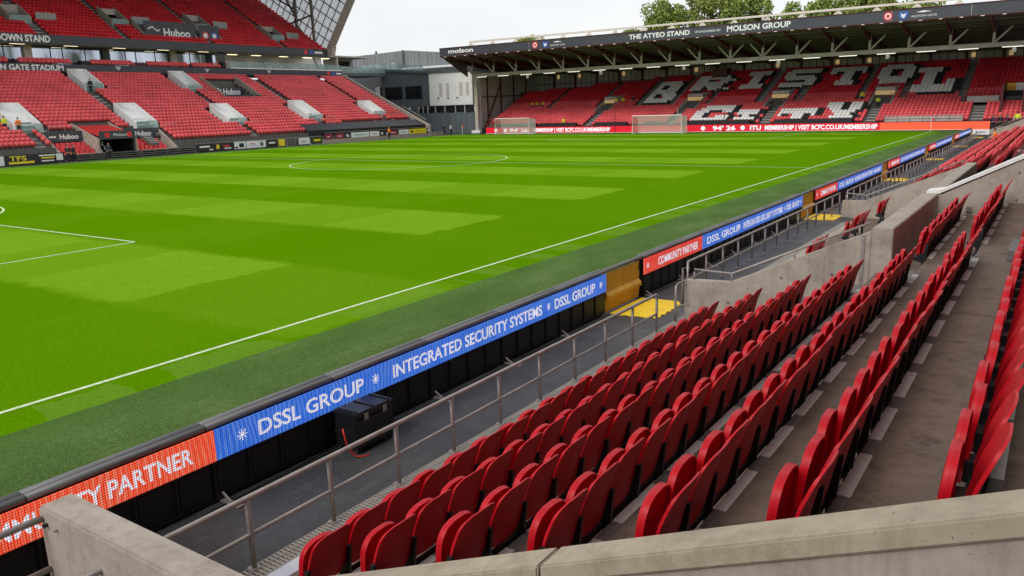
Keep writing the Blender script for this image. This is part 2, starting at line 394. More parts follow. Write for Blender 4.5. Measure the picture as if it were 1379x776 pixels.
for i in range(560): 
    y = -50+i*.05
    g.box(6.63, 6.85, y, y+.030, Z0-.02, Z0+.003)
for x in (6.62, 6.70, 6.78, 6.85): g.box(x, x+.012, -50, 40, Z0-.02, Z0+.005)
o = obj('drain_grating', g, 'drain', dro); o['kind'] = 'stuff'
def lines():
    mb = MB(); W = .10; z = .006
    def seg(x0, y0, x1, y1): mb.quad((min(x0, x1)-W/2, min(y0, y1)-W/2, z), (max(x0, x1)+W/2, min(y0, y1)-W/2, z), (max(x0, x1)+W/2, max(y0, y1)+W/2, z), (min(x0, x1)-W/2, max(y0, y1)+W/2, z))
    def arc(cx, cy, r, a0, a1, n=72):
        for i in range(n):
            a, b = a0+(a1-a0)*i/n, a0+(a1-a0)*(i+1)/n
            mb.quad(*[(cx+q*cos(t), cy+q*sin(t), z+.002) for q, t in ((r-W/2, a), (r+W/2, a), (r+W/2, b), (r-W/2, b))])
    seg(0, -52.5, 0, 52.5); seg(-68, -52.5, -68, 52.5); seg(-68, 52.5, 0, 52.5); seg(-68, -52.5, 0, -52.5); seg(-68, 0, 0, 0)
    arc(-34, 0, 9.15, 0, 2*pi, 120)
    for s in (-1, 1):
        g = 52.5*s
        for hw, d in ((20.16, 16.5), (9.16, 5.5)):
            seg(-34-hw, g, -34-hw, g-d*s); seg(-34+hw, g, -34+hw, g-d*s); seg(-34-hw, g-d*s, -34+hw, g-d*s)
        a = math.acos(5.5/9.15); c = -pi/2*s
        arc(-34, g-11*s, 9.15, c-a, c+a, 30)
        for x, q0 in ((0, pi if s < 0 else pi), (-68, 0)): arc(x, g, 1, *( (pi/2, pi) if (x == 0 and s < 0) else (pi, 3*pi/2) if x == 0 else (0, pi/2) if s < 0 else (3*pi/2, 2*pi)), 10)
        for t in range(1): mb.quad((-34.1, g-11*s-.1, z), (-33.9, g-11*s-.1, z), (-33.9, g-11*s+.1, z), (-34.1, g-11*s+.1, z))
    return mb
obj('pitch_marking', lines(), 'white_line', pitch)

# ================================================================== NEAR STAND (terrace under the camera)
stand = thing('grandstand', 'concrete stand in the foreground with rising rows of red seats', 'grandstand')
Y0, Y1 = -62.0, 31.0
nose1 = MB().box(-.012, .070, 0, .697, -.04, .004).mesh('pale_nosing', 'nosing'); nose2 = MB().box(-.010, .069, .700, .982, -.04, .0035).mesh('grey_nosing', 'nosing_dark')
for k in range(1, 22):
    x0 = 7.05 if k == 1 else rx(k-1); x1 = rx(k)
    z = tz(k)
    segs = [(Y0, Y1)]
    if 1 < k < 5: segs = [(Y0, -36.42), (-20.7, Y1)]
    if k >= 5 and k < 9: segs = [(Y0, -30.6), (-20.7, Y1)]
    for a, b in segs:
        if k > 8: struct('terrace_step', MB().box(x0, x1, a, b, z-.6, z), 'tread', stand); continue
        js = [a]+[y for y in (-53.1, -47.0, -41.3, -35.4, -30.6, -14.6, -8.5, -2.4, 3.7, 9.8, 15.9, 22.0) if a+.5 < y < b-.5]+[b]
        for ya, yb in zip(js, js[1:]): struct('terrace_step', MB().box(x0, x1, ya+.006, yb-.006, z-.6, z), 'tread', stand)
    if k > 1 and k < 9:
        # pale nosing with grey gaps at the seat brackets
        st1, st2 = MB(), MB()
        for a, b in [(-47.38, -38.02), (-36.4 if k >= 5 else 99, -30.7), (-19, 29)]:
            y = a
            while y < b:
                if a > -25:
                    st1.box(x0-.012, x0+.070, y, min(b, y+.62), z-.04, z+.004)
                    if y+.62 < b: st2.box(x0-.010, x0+.069, y+.62, min(b, y+.985), z-.04, z+.0035)
                elif y+.3 < b:
                    link('pale_nosing', nose1, stand, (x0, y, z)); link('grey_nosing', nose2, stand, (x0, y, z))
                y += .985
        tag(obj('pale_nosing', st1, 'nosing', stand), kind='stuff'); tag(obj('grey_nosing', st2, 'nosing_dark', stand), kind='stuff')
ring = MB()
for i in range(16):
    a, b = 2*pi*i/16, 2*pi*(i+1)/16; c_ = (12.12, -45.35)
    ring.quad(*[(c_[0]+q*cos(t), c_[1]+q*sin(t), tz(7)+.003) for q, t in ((.062, a), (.075, a), (.075, b), (.062, b))])
obj('cover_ring', ring, 'nosing_dark', stand)
cl_ = MB(); rn = random.Random(11)
pp = [(5.30+.05*sin(y*1.3)+rn.uniform(-.015, .015), y, Z0+.012) for y in np.arange(-50, -20, .35)]
cl_.tube(pp, .010, 5); cl_.tube([(x+.06+.03*sin(y*2.1), y, z) for x, y, z in pp], .008, 5)
tag(obj('power_cable', cl_, 'black_plastic', None, smooth=True), 'black cables running along the foot of the led boards', 'cable')
for k in range(2, 9):     # half steps up the aisle
    obj('aisle_step', MB().box(rx(k-1)-.36, rx(k-1)-.014, -37.85, -36.75, tz(k-1), tz(k-1)+.155), 'nosing_dark', stand, bevel=.01)
obj('platform_floor', MB().box(7.05, 10.125, -36.2, -20.62, Z0-.5, Z0-.002), 'conc', stand)
# roof and back wall over the near stand (above and behind the camera)
rf = MB().prism([(15.6, 13.6), (34, 15.2), (34, 15.8), (15.6, 14.3)], 'y', -90, 52)
obj('roof', rf, 'deck', stand)
obj('back_wall', MB().box(24.3, 24.8, -90, 52, 0, 10.5), 'conc', stand)
for y in range(-86, 52, 12): obj('roof_column', MB().box(23.6, 24, y-.2, y+.2, 5, 14.3), 'maroon', stand)

def wall(name, label, mb, mat='conc', cat='wall', cap=None, bevel=.012):
    t = thing(name, label, cat)
    obj('wall_slab', mb, mat, t, bevel=bevel)
    if cap is not None: obj('coping', cap, 'conc_cap', t, bevel=.012)
    return t
sl_ = .4324
def pt(x): return .79+sl_*(x-8.59)
for a, b, in ((6.9, 10.395), (10.41, 14.2)):
    pass
par = thing('parapet_wall', 'stained concrete parapet with a sloping top crossing the bottom of the picture', 'wall')
for a, b in ((7.3, 10.39), (10.405, 14.4)):
    obj('wall_slab', MB().prism([(a, -.6), (b, -.6), (b, pt(b)-.12), (a, pt(a)-.12)], 'y', -47.63, -47.42), 'conc', par)
    obj('coping', MB().prism([(a, pt(a)-.12), (b, pt(b)-.12), (b, pt(b)), (a, pt(a))], 'y', -47.665, -47.41), 'conc_cap', par, bevel=.012)
# rusty lifting marks on the near face
for x in (11.52, 11.66):
    m_ = MB(); z = pt(x)-.42
    for a, b, c, d in ((0, .1, 0, .012), (0, .1, .15, .162), (0, .012, 0, .16), (.088, .1, 0, .16), (.05, .058, .02, .13)): m_.box(x+a, x+b, -47.634, -47.6295, z+c, z+d)
    obj('rust_mark', m_, 'rust', par)
lw = wall('tunnel_wall', 'low concrete wall end beside the pitchside path at the bottom left', MB().box(5.72, 9.3, -48.40, -48.10, -.3, 1.0), bevel=.02)
rail_lw = thing('guard_rail', 'steel rail meeting the low wall end at the bottom left edge', 'railing')
for z in (.90, .42): obj('rail', MB().tube([(5.78, -48.41, z), (5.78, -53, z)], .028, 10), 'galv', rail_lw, smooth=True)
obj('post', MB().tube([(5.78, -50.6, Z0), (5.78, -50.6, .9)], .028, 10), 'galv', rail_lw, smooth=True)
obj('bolt', MB().tube([(5.85, -48.40, .86), (5.85, -48.44, .86)], .018, 8), 'black', lw)
obj('bolt', MB().tube([(6.02, -48.40, .86), (6.02, -48.43, .86)], .012, 8), 'galv', lw)
# wall at the end of the first seat block, falling towards the pitch
def sloped_wall(name, label, y, x0, x1, zt, th=.2, extra=0, mat='conc'):
    # zt: top profile as (x, z)
    t = thing(name, label, 'wall')
    obj('wall_slab', MB().prism([(x1, -.6), (x0, -.6)]+zt, 'y', y, y+th), mat, t, bevel=.015)
    return t
wa = sloped_wall('end_wall', 'concrete wall with a rail on its sloping top behind the fourth seat row', -36.36, 6.68, 10.12, [(6.68, .72), (7.6, .76), (10.12, 1.93)])
def rail_pipe(t, pts, r=.021, name='rail'): return obj(name, MB().tube(pts, r, 10), 'galv', t, smooth=True)
rail_pipe(wa, [(6.85, -36.26, .94), (7.62, -36.26, .92), (10.08, -36.26, 2.07)])
for x, z in ((6.85, .72), (7.62, .76), (8.8, 1.3), (9.9, 1.8)): rail_pipe(wa, [(x, -36.26, z), (x, -36.26, z+.17)], .016, 'rail_bracket')
obj('post_strip', MB().box(9.96, 10.02, -36.385, -36.362, .7, 1.86), 'galv', wa)
lw1 = thing('long_wall', 'long brown-shadowed concrete wall with a flat top running beside the fifth row', 'wall')  # its side looks brown from shade and red light off the seats
obj('wall_slab', MB().box(10.13, 10.47, -36.40, -33.4, -.6, 2.0), 'conc', lw1, bevel=.015)
obj('wall_slab', MB().box(10.13, 10.47, -33.385, -30.62, -.6, 2.0), 'conc', lw1, bevel=.015)
wb = thing('raking_wall', 'concrete wall with a bright white coping climbing to the right edge', 'wall')
def zb(x): return 2.02 if x < 10.5 else 2.02+.53*(x-10.5)
obj('wall_slab', MB().prism([(10.1, -.6), (15, -.6), (15, zb(15)-.06), (10.55, zb(10.55)-.06), (10.1, 1.92)], 'y', -30.6, -30.1), 'conc', wb)
obj('coping', MB().prism([(10.22, 1.86), (15, zb(15)-.06), (15, zb(15)+.06), (10.55, zb(10.55)+.05), (10.22, 2.05)], 'y', -30.62, -30.05), 'white_paint', wb)
obj('socket_box', MB().box(11.05, 11.17, -30.63, -30.601, 1.6, 1.72), 'galv', wb)
lw2 = thing('long_wall', 'second long concrete wall seen beyond the white coping', 'wall')
obj('wall_slab', MB().box(10.13, 10.45, -29.9, -20.72, -.6, 1.98), 'conc', lw2, bevel=.015)
wc = sloped_wall('end_wall', 'further sloping concrete wall at the back of the lowered seating platform', -20.7, 6.3, 10.12, [(6.3, .55), (7.05, .58), (10.12, 1.9)])
rail_pipe(wc, [(6.4, -20.6, .82), (7.1, -20.6, .76), (10.1, -20.6, 2.06)])
for x, z in ((6.4, .55), (7.1, .58), (8.6, 1.22), (10., 1.84)): rail_pipe(wc, [(x, -20.6, z), (x, -20.6, z+.2)], .016, 'rail_bracket')
wd = thing('end_wall', 'pale concrete side wall with a rail beyond the far end of the near stand', 'wall')
obj('wall_slab', MB().prism([(5.9, -.6), (15, -.6), (15, 3.7), (9.2, 1.5), (6.2, .15), (5.9, .1)], 'y', 46, 46.3), 'conc', wd)
rail_pipe(wd, [(6.1, 45.95, .35), (9.2, 45.95, 1.72), (15, 45.95, 4.0)], .04)
# floor slab beyond the seat rows to the corner
struct('corner_apron', MB().box(5.02, 30, 31.0, 60, -.11, Z0-.02), 'conc')

for par_w, y, pts_ in ((wa, -36.362, [(7.6, .35), (8.6, .45), (8.6, .95), (9.5, .5), (9.5, 1.1)]), (wc, -20.702, [(7.6, .3), (8.6, .5), (9.6, .9)]), (wb, -30.602, [(10.9, 1.75), (12.0, 1.9), (12.0, 2.5)])):
    for x, z in pts_: obj('tie_hole', disc((x, y, z), .028, XP, ZP, .003, 10), 'nosing_dark', par_w)
for y in (-35.2, -34.2, -32.6, -31.6): 
    for z in (.9, 1.6): obj('tie_hole', disc((10.471, y, z), .025, YP, ZP, .003, 10), 'nosing_dark', lw1)
# ------------------------------------------------------------------ pitchside guard rails
def guard_rail(label, x, y0, y1, ztop, zmid, post_dy=.98, gap=.0, r=.028, grp='guard rails along the pitchside path', posts=None):
    t = thing('guard_rail', label, 'railing', grp, loc=(x, y0, Z0))
    h = ztop-Z0
    obj('top_rail', MB().tube([(0, 0, h-.03), (0, .02, h), (0, y1-y0-.02, h), (0, y1-y0, h-.03)], r, 10), 'galv', t, smooth=True)
    obj('mid_rail', MB().tube([(0, 0, zmid-Z0), (0, y1-y0, zmid-Z0)], r*.8, 8), 'galv', t, smooth=True)
    n = max(1, round((y1-y0)/post_dy)); pm = MB().tube([(0, 0, 0), (0, 0, h-.01)], r*.95, 8).mesh('post', 'galv', True)
    fm = MB().box(-.05, .05, -.05, .05, 0, .012).mesh('foot_plate', 'galv')
    for i in range(n+1):
        y = (y1-y0)*i/n
        p = link('post', pm, t, (0, y, 0))
        if y0 < -20: link('foot_plate', fm, p)
    return t
guard_rail('long steel rail in front of the nearest seats, from bottom left to the yellow mat', 6.66, -50.1, -37.65, .69, .31, 1.03)
guard_rail('steel rail starting behind the concrete end wall, second along the path', 6.0, -34.5, -19.7, .71, .30, 1.15)
guard_rail('steel rail starting behind the further end wall, third along the path', 6.1, -18.9, -6.2, .72, .3, 1.15)
guard_rail('steel rail fourth along the path, beside the red seats beyond the platform', 6.2, -5.8, 7.2, .72, .3, 1.15)
guard_rail('steel rail fifth along the path from the camera', 6.3, 7.6, 20, .72, .3, 1.15)
guard_rail('farthest steel rail along the path, ending at the white crossing board', 6.3, 20.4, 31, .72, .3, 1.15)
gp = thing('gate_post', 'short steel gate post with a latch at the corner of the end wall', 'post')
obj('post', MB().tube([(6.66, -36.75, Z0), (6.66, -36.75, .66), (6.68, -36.70, .70), (6.72, -36.45, .72)], .026, 10), 'galv', gp, smooth=True)
obj('latch', MB().tube([(6.66, -36.75, .28), (6.85, -36.60, .28)], .012, 8).tube([(6.85, -36.6, .28), (6.87, -36.58, .28)], .03, 8), 'galv', gp)
obj('post', MB().tube([(6.62, -36.30, .2), (6.62, -36.30, .95), (6.75, -36.30, .97)], .022, 10), 'galv', gp, smooth=True)

# ------------------------------------------------------------------ seats
def paddle(hw, z0, z1, rad, nx=10, nz=12, flat=0.1):
    """outline grid of a panel with rounded top (and slightly rounded foot); returns rows of (y, z)"""
    rows = []
    for j in range(nz+1):
        t = j/nz; z = z0+(z1-z0)*(1-(1-t)**1.25) if t < 1 else z1
        zz = z1-z
        w = hw
        if zz < rad: w = hw*(flat+(1-flat)*math.sqrt(max(0, 1-((rad-zz)/rad)**2.0)))
        lo = z-z0
        if lo < .07: w *= .72+.28*math.sqrt(max(0, 1-((.07-lo)/.07)**2))
        rows.append([(w*(-1+2*i/nx), z) for i in range(nx+1)])
    return rows
def shell(rows, fx, th, rim=.0):
    v = []; nr = len(rows); nc = len(rows[0])
    for side in (0, 1):
        for r in rows:
            for (y, z) in r: v.append((fx(y, z, side)+(th if side else 0), y, z))
    N = nr*nc; f = []
    for j in range(nr-1):
        for i in range(nc-1):
            a = j*nc+i; f.append((a, a+1, a+nc+1, a+nc)); f.append((N+a, N+a+nc, N+a+nc+1, N+a+1))
    for j in range(nr-1):
        a = j*nc; f.append((a, a+nc, N+a+nc, N+a)); a = j*nc+nc-1; f.append((a, N+a, N+a+nc, a+nc))
    for i in range(nc-1):
        f.append((i, N+i, N+i+1, i+1)); a = (nr-1)*nc+i; f.append((a, a+1, N+a+1, N+a))
    return v, f
mb = MB()   # seat faces -X; x=0 is the riser behind it; y is its middle; z=0 its tread
rows = paddle(.215, .37, .885, .12, flat=.48)
def back_x(y, z, s):
    t = (z-.37)/.515
    return -.055+.11*t+.04*max(0, t-.55)*2 - .028*(abs(y)/.22)**2*(1-.5*t) + (0.006 if s == 0 and t > .9 else 0)
mb.add(*shell(rows, back_x, .020))
me_back = mb.mesh('backrest', 'seat', True)
mb = MB(); rows = paddle(.206, .31, .770, .15, flat=.30)
def pan_x(y, z, s):
    t = (z-.31)/.46
    return -.160+.045*t - .010*(1-(abs(y)/.21)**2) - .012*sin(pi*t)
mb.add(*shell(rows, pan_x, .020))
# rolled rim of the pan, turned towards the backrest
rim = []
rr_ = [r[0] for r in rows]+[p for p in rows[-1][1:-1]]+[r[-1] for r in reversed(rows)]
o_ = len(mb.v)
for (y, z) in rr_:
    cx = pan_x(y, z, 0); mb.v += [(cx+.018, y, z), (cx+.048, y*.985, z-.004), (cx+.046, y*.93, z-.018)]
for i in range(len(rr_)-1):
    a = o_+3*i; mb.f += [(a, a+1, a+4, a+3), (a+1, a+2, a+5, a+4)]
me_pan = mb.mesh('seat_pan', 'seat', True)
mb = MB()
for s in (-1,):
    y = s*.234
    mb.prism([(-.20, .30), (-.20, .36), (-.06, .38), (-.02, .60), (.025, .60), (-.005, .34), (-.0, .10), (-.05, .10), (-.07, .27)], 'y', y-.017, y+.017)
    mb.prism([(-.16, .36), (-.05, .37), (-.05, .41), (-.15, .40)], 'y', y-.017, y+.12)
mb.box(-.10, -.05, -.234, .234, .27, .31)
me_br = mb.mesh('bracket', 'black_plastic', False, .004)
me_foot = MB().box(-.10, -.001, -.29, -.18, .06, .16).mesh('wall_plate', 'black_plastic')
for m_ in (me_back, me_pan):
    try: m_.set_sharp_from_angle(angle=radians(55))
    except Exception: pass
seat0 = thing('stadium_seat', 'x', 'seat')
for nm, me in (('backrest', me_back), ('seat_pan', me_pan), ('bracket', me_br)): link(nm, me, seat0)
link('wall_plate', me_foot, seat0.children[-1] if seat0.children[-1].name.startswith('bracket') else [c for c in seat0.children if c.name.startswith('bracket')][0])
seat_used = [False]
srnd = random.Random(5)
def place_seat(x, y, z, label, group):
    o = seat0 if not seat_used[0] else copy_tree(seat0)
    seat_used[0] = True
    o.location = (x, y, z); o.rotation_euler = (0, 0, srnd.uniform(-.012, .012))
    tag(o, label, 'seat', group)
    for c in o.children:
        if c.name.startswith('backrest') : c.rotation_euler = (0, srnd.uniform(-.02, .02), 0)
        if c.name.startswith('seat_pan'): c.rotation_euler = (0, srnd.uniform(-.035, .02), 0)
    return o
SP = .468
rown = {1: 'front row by the rail', 2: 'second row from the rail', 3: 'third row from the rail', 4: 'fourth row from the rail', 5: 'fifth row from the rail', 6: 'sixth row from the rail', 7: 'seventh row from the rail'}
G1 = 'red folding seats in the near block'
for k in range(1, 8):
    for i in range(20):
        place_seat(rx(k), -47.37+SP*(i+.5), tz(k), f'red folding seat, {ordn(i)} from the near parapet, in the {rown[k]}', G1)
G2 = 'red folding seats beyond the stepped aisle'
for k in range(5, 8):
    for i in range(12):
        place_seat(rx(k), -36.55+SP*(i+.5), tz(k), f'red folding seat, {ordn(i)} beyond the stepped aisle, in the {rown[k]}', G2)
pos = [(-31.2, 'nearest of the seats on the sunken platform'), (-30.75, 'second nearest on the sunken platform'), (-30.3, 'third nearest on the sunken platform'), (-27.05, 'standing alone on the sunken platform'),
       (-25.95, 'nearest of the middle three on the sunken platform'), (-25.48, 'in the centre of the middle three on the sunken platform'), (-25.0, 'farthest of the middle three on the sunken platform'),
       (-22.0, 'nearer of the last pair on the sunken platform'), (-21.55, 'farther of the last pair on the sunken platform')]
for y, t in pos: place_seat(7.92, y, Z0, 'red folding seat '+t, 'red folding seats on the sunken platform')
def far_aisle(y): return any(a < y < b for a, b in ((-7.6, -6.4), (6.2, 7.4), (19.9, 21.0)))
G3 = 'red folding seats in the block beyond the white coping'
cand = []
ends = {1: 20.0, 2: 29.5}
for k in range(1, 8):
    y = -19.4; i = 0
    while y < ends.get(k, 30.5):
        if not far_aisle(y): cand.append((math.dist((rx(k), y), (12.7, -51.2)), k, i, y)); i += 1
        y += .49
cand.sort()
n_ind = 300-140-36-9
for d, k, i, y in cand[:n_ind]:
    place_seat(rx(k), y, tz(k), f'red folding seat, {ordn(i)} beyond the further end wall, in the {rown[k]}', G3)
rest_near = [(rx(k), y, tz(k)) for d, k, i, y in cand[n_ind:]]

# low-poly far seats, one joined object
def hexa(x0, x1, hw, z0, z1, ch):
    return MB().prism([(-hw, z0), (hw, z0), (hw, z1-ch), (hw-ch, z1), (-hw+ch, z1), (-hw, z1-ch)], 'x', x0, x1)
fs = MB(); q = hexa(-.20, -.14, .225, .36, .76, .07); fs.add(q.v, q.f)
q = hexa(-.05, -.02, .23, .40, .84, .08); fs.add([(x+.28*(z-.40), y, z) for x, y, z in q.v], q.f)
fs.add([(-.10, -.02, .1), (-.04, -.02, .1), (-.04, -.02, .42), (-.10, -.02, .42)], [(0, 1, 2, 3)])
base_v = np.array(fs.v); base_f = fs.f
far = {'pos': [], 'rot': [], 'mat': []}
def far_seat(x, y, z, a, m): far['pos'].append((x, y, z)); far['rot'].append(a); far['mat'].append(m)
for p in rest_near: far_seat(*p, 0, 1)

# ================================================================== PERIMETER LED BOARDS (near side)
BX = 5.2
def led_board(label, y0, reds, blues, texts):
    """one run of seven joined modules; y0 is its near end"""
    t = thing('led_board', label, 'advertising board', 'led boards along the near touchline')
    n = 7; dl = 13.2/n
    for i in range(n):
        a, b = y0+i*dl, y0+(i+1)*dl
        obj('board_back', MB().box(BX-.16, BX-.004, a+.006, b-.006, Z0+.03, .80), 'black', t)
        bk = MB()
        for q in (.0, .47, .94, 1.41):
            bk.box(BX-.004, BX+.022, a+q+.02, a+q+.05, Z0+.05, .44)
            bk.box(BX-.004, BX+.008, a+q+.07, a+q+.40, Z0+.10, .40)
        obj('panel_rib', bk, 'black', t)
        cp = MB().tube([(BX-.03, a+.008, .865), (BX-.03, b-.008, .865)], .040, 10).tube([(BX-.13, a+.008, .862), (BX-.13, b-.008, .862)], .050, 10)
        obj('cap_tube', cp, 'cap_rail', t, smooth=True)
        if y0 < -5:
            f = MB().bar((BX+.02, a+.1, .06), (BX+.16, a+.1, Z0+.03), .02).bar((BX+.0, a+.1, Z0+.015), (BX+.34, a+.1, Z0+.015), .075, .02)
            obj('foot', f, 'galv' if y0 < -30 else 'black', t)
    for a, b, m in reds+blues: obj('led_screen', MB().box(BX-.003, BX+.022, a, b, .455, .815), m, t)
    for body, a, b, m in texts: text('lettering', body, m, (BX+.0225, a, .545), YP, ZP, .185, width=b-a, bold=.017, parent=t, depth=.004)
    return t
def snow(t, y, z=.64, s=.07):
    mb = MB()
    for k in range(4):
        a = pi*k/4; mb.bar((BX+.025, y-s*cos(a), z-s*sin(a)), (BX+.025, y+s*cos(a), z+s*sin(a)), .012, .004, up=XP)
    obj('logo', mb, 'led_text', t)
for i, lab in enumerate(['nearest led board, red then long blue, running out at the bottom left', 'led board second from the camera, red and blue, just beyond the yellow mat', 'led board third from the camera behind the steel rail', 'led board fourth from the camera along the touchline',
                         'led board fifth from the camera along the touchline', 'led board sixth from the camera, shortest in view', 'farthest led board ending at the corner']):
    y0 = -50.17+15.0*i-(0 if i else 0); y0 = -36.96-13.2 if i == 0 else -35.12+15.02*(i-1)
    if i == 6: break
    rb = y0+3.5 if i else -46.31
    red = 'led_orange' if i == 0 else 'led_red'
    off = y0+13.2+36.96
    T = [('COMMUNITY PARTNER', rb-2.75 if i else -50.05, rb-.3, 'led_text')] if i else [('COMMUNITY PARTNER', -48.95, -46.60, 'led_text')]
    T += [('DSSL GROUP', -45.72+off, -43.98+off, 'led_text'), ('INTEGRATED SECURITY SYSTEMS', -43.40+off, -39.45+off, 'led_text'), ('DSSL GROUP', -39.0+off, -37.45+off, 'led_text')]
    if i: T[1] = ('DSSL GROUP', rb+.35, -43.7+off, 'led_text')
    t = led_board(lab, y0, [(y0, rb, red)], [(rb, y0+13.2, 'led_blue')], T)
    for yy in (-45.95, -43.75, -39.22, -37.2): 
        if not (i and yy < -45): snow(t, yy+off)
    if i: snow(t, y0+.18)
    # yellow gate between boards
    ga = y0+13.2; gb = ga+1.72
    mt = thing('crash_mat', f'yellow zigzag-edged mat hung in the gap after the {ordn(i)} led board', 'mat', 'yellow mats in the gaps between the boards')
    pts = [(ga+.04, -.02), (gb-.08, -.02), (gb-.02, .2), (gb-.09, .35), (gb-.03, .5), (gb-.09, .66), (gb-.04, .80), (ga+.06, .80), (ga, .6), (ga+.06, .42), (ga-.02, .3), (ga+.05, .15)]
    mb = MB().prism(pts, 'x', BX-.06, BX-.03)
    mb.prism([(BX-.03, .22), (BX+.05, .26), (BX+.05, .34), (BX-.03, .42)], 'y', ga+.05, gb-.08)
    obj('mat_panel', mb, 'yellow_back', mt, bevel=.006)
    obj('black_edge', MB().prism([(gb-.06, -.02), (gb+.11, -.02), (gb+.11, .8), (gb-.06, .8)], 'x', BX-.12, BX-.065), 'black', mt)
    obj('cap_tube', MB().tube([(BX-.05, ga, .865), (BX-.05, gb+.1, .865)], .045, 10), 'cap_rail', mt, smooth=True)
    fm = thing('floor_mat', f'yellow ribbed mat lying on the path beside the {ordn(i)} yellow gap', 'mat', 'yellow mats on the path')
    z = Z0+.004; zz = [(BX+.05, ga+.1)]
    for j in range(7): zz += [(BX+.12+j*.14, ga+(.04 if j % 2 else .1)+.02*j)]
    zz += [(BX+1.05, ga+.16)]
    for j in range(11): zz += [(BX+1.05+(.05 if j % 2 else -.02), ga+.2+j*.13)]
    zz += [(BX+.9, gb-.02), (BX+.05, gb-.08)]
    obj('mat_panel', MB().prism(zz, 'z', z, z+.018), 'yellow', fm)
    rb_ = MB()
    for j in range(9): rb_.box(BX+.12+j*.1, BX+.14+j*.1, ga+.2, gb-.15, z+.018, z+.023)
    obj('mat_rib', rb_, 'yellow', fm)

# black flight case with a red cable on the path
fc = thing('flight_case', 'black wheeled flight case standing against the nearest blue board', 'case', loc=(5.50, -44.28, Z0)); fc.scale = (.85, .85, .85)
fb = MB().box(-.24, .24, -.40, .40, .08, .56)
obj('case_body', fb, 'black_plastic', fc, bevel=.02)
obj('case_lid', MB().box(-.25, .25, -.41, .41, .57, .66), 'black_plastic', fc, bevel=.02)
rb_ = MB()
for y in (-.34, 0, .34): rb_.box(-.2, .2, y-.02, y+.02, .66, .68)
for y in (-.41, .40): rb_.box(-.25, .25, y-.006, y+.012, .30, .33)
obj('lid_rib', rb_, 'black_plastic', fc)
for y in (-.2, .2): obj('catch', MB().box(.24, .262, y-.035, y+.035, .52, .62), 'galv', fc)
for y in (-.34, .34):
    for x in (-.18, .18): obj('wheel', MB().tube([(x-.02, y, .045), (x+.02, y, .045)], .045, 10), 'rubber', fc)
cb0 = [(5.62, -44.78, .36), (5.66, -44.80, .30), (5.68, -44.78, .16), (5.70, -44.70, .0), (5.76, -44.62, -.04), (5.80, -44.5, -.04)]
cb = []
for i in range(len(cb0)-1):
    p0, p1, p2, p3 = [Vector(cb0[min(max(i+j, 0), len(cb0)-1)]) for j in (-1, 0, 1, 2)]
    for q in range(6):
        t_ = q/6; cb.append(tuple(.5*((2*p1)+(p2-p0)*t_+(2*p0-5*p1+4*p2-p3)*t_*t_+(3*p1-p0-3*p2+p3)*t_**3)))
tag(obj('red_cable', MB().tube(cb, .011, 6), 'cable_red', None, smooth=True), 'short length of bright red cable hanging beside the black flight case', 'cable')

# ================================================================== GOALS, FLAGS
def goal(label, x0, x1, y, slope_only=False):
    t = thing('goal', label, 'goal', loc=((x0+x1)/2, y, 0)); h = (x1-x0)/2
    obj('frame', MB().tube([(-h, 0, 0), (-h, 0, 2.44), (h, 0, 2.44), (h, 0, 0)], .07, 8), 'white_paint', t)
    obj('rear_frame', MB().tube([(-h, .05, .03), (-h, 2.0, .03), (h, 2.0, .03), (h, .05, .03)], .05, 6).tube([(-h, 2, .03), (-h, 1.7, 2.3)], .04, 6).tube([(h, 2, .03), (h, 1.7, 2.3)], .04, 6), 'white_paint', t)
    n = MB(); R = .012
    for i in range(25): x = -h+2*h*i/24; n.bar((x, 2, .03), (x, 1.7, 2.3), .02); n.bar((x, 1.7, 2.3), (x, 0, 2.44), .02)
    for j in range(10): z = .2+j*.235; n.bar((-h, 2-.3*z/2.3, z), (h, 2-.3*z/2.3, z), .02); n.bar((-h, 0, z), (-h, 2-.3*z/2.3, z), .02); n.bar((h, 0, z), (h, 2-.3*z/2.3, z), .02)
    tag(obj('net_cord', n, 'white_paint', t), kind='stuff')
    sh = MB().quad((-h, 2, .05), (h, 2, .05), (h, 1.7, 2.3), (-h, 1.7, 2.3)).quad((-h, 0, .05), (-h, 2, .05), (-h, 1.7, 2.3), (-h, 0, 2.4)).quad((h, 0, .05), (h, 2, .05), (h, 1.7, 2.3), (h, 0, 2.4)).quad((-h, 0, 2.43), (h, 0, 2.43), (h, 1.7, 2.3), (-h, 1.7, 2.3))
    obj('net', sh, 'net', t)
goal('white goal with net on the far goal line, centre of the pitch end', -37.66, -30.34, 52.5)
goal('second white goal with net standing left of the main goal', -62.0, -55.6, 53.3)
cf = thing('corner_flag', 'white corner flag post at the far right corner of the pitch', 'flag', loc=(0, 52.5, 0))
obj('pole', MB().tube([(0, 0, 0), (0, 0, 1.55)], .03, 8), 'white_paint', cf); obj('flag', MB().prism([(0, 1.2), (.3, 1.25), (.32, 1.5), (0, 1.52)], 'y', -.01, .01), 'crest_red', cf)
cf = thing('corner_flag', 'white corner flag post at the far left corner of the pitch', 'flag', loc=(-68, 52.5, 0))
obj('pole', MB().tube([(0, 0, 0), (0, 0, 1.55)], .03, 8), 'white_paint', cf); obj('flag', MB().prism([(0, 1.2), (.3, 1.25), (.32, 1.5), (0, 1.52)], 'y', -.01, .01), 'crest_red', cf)

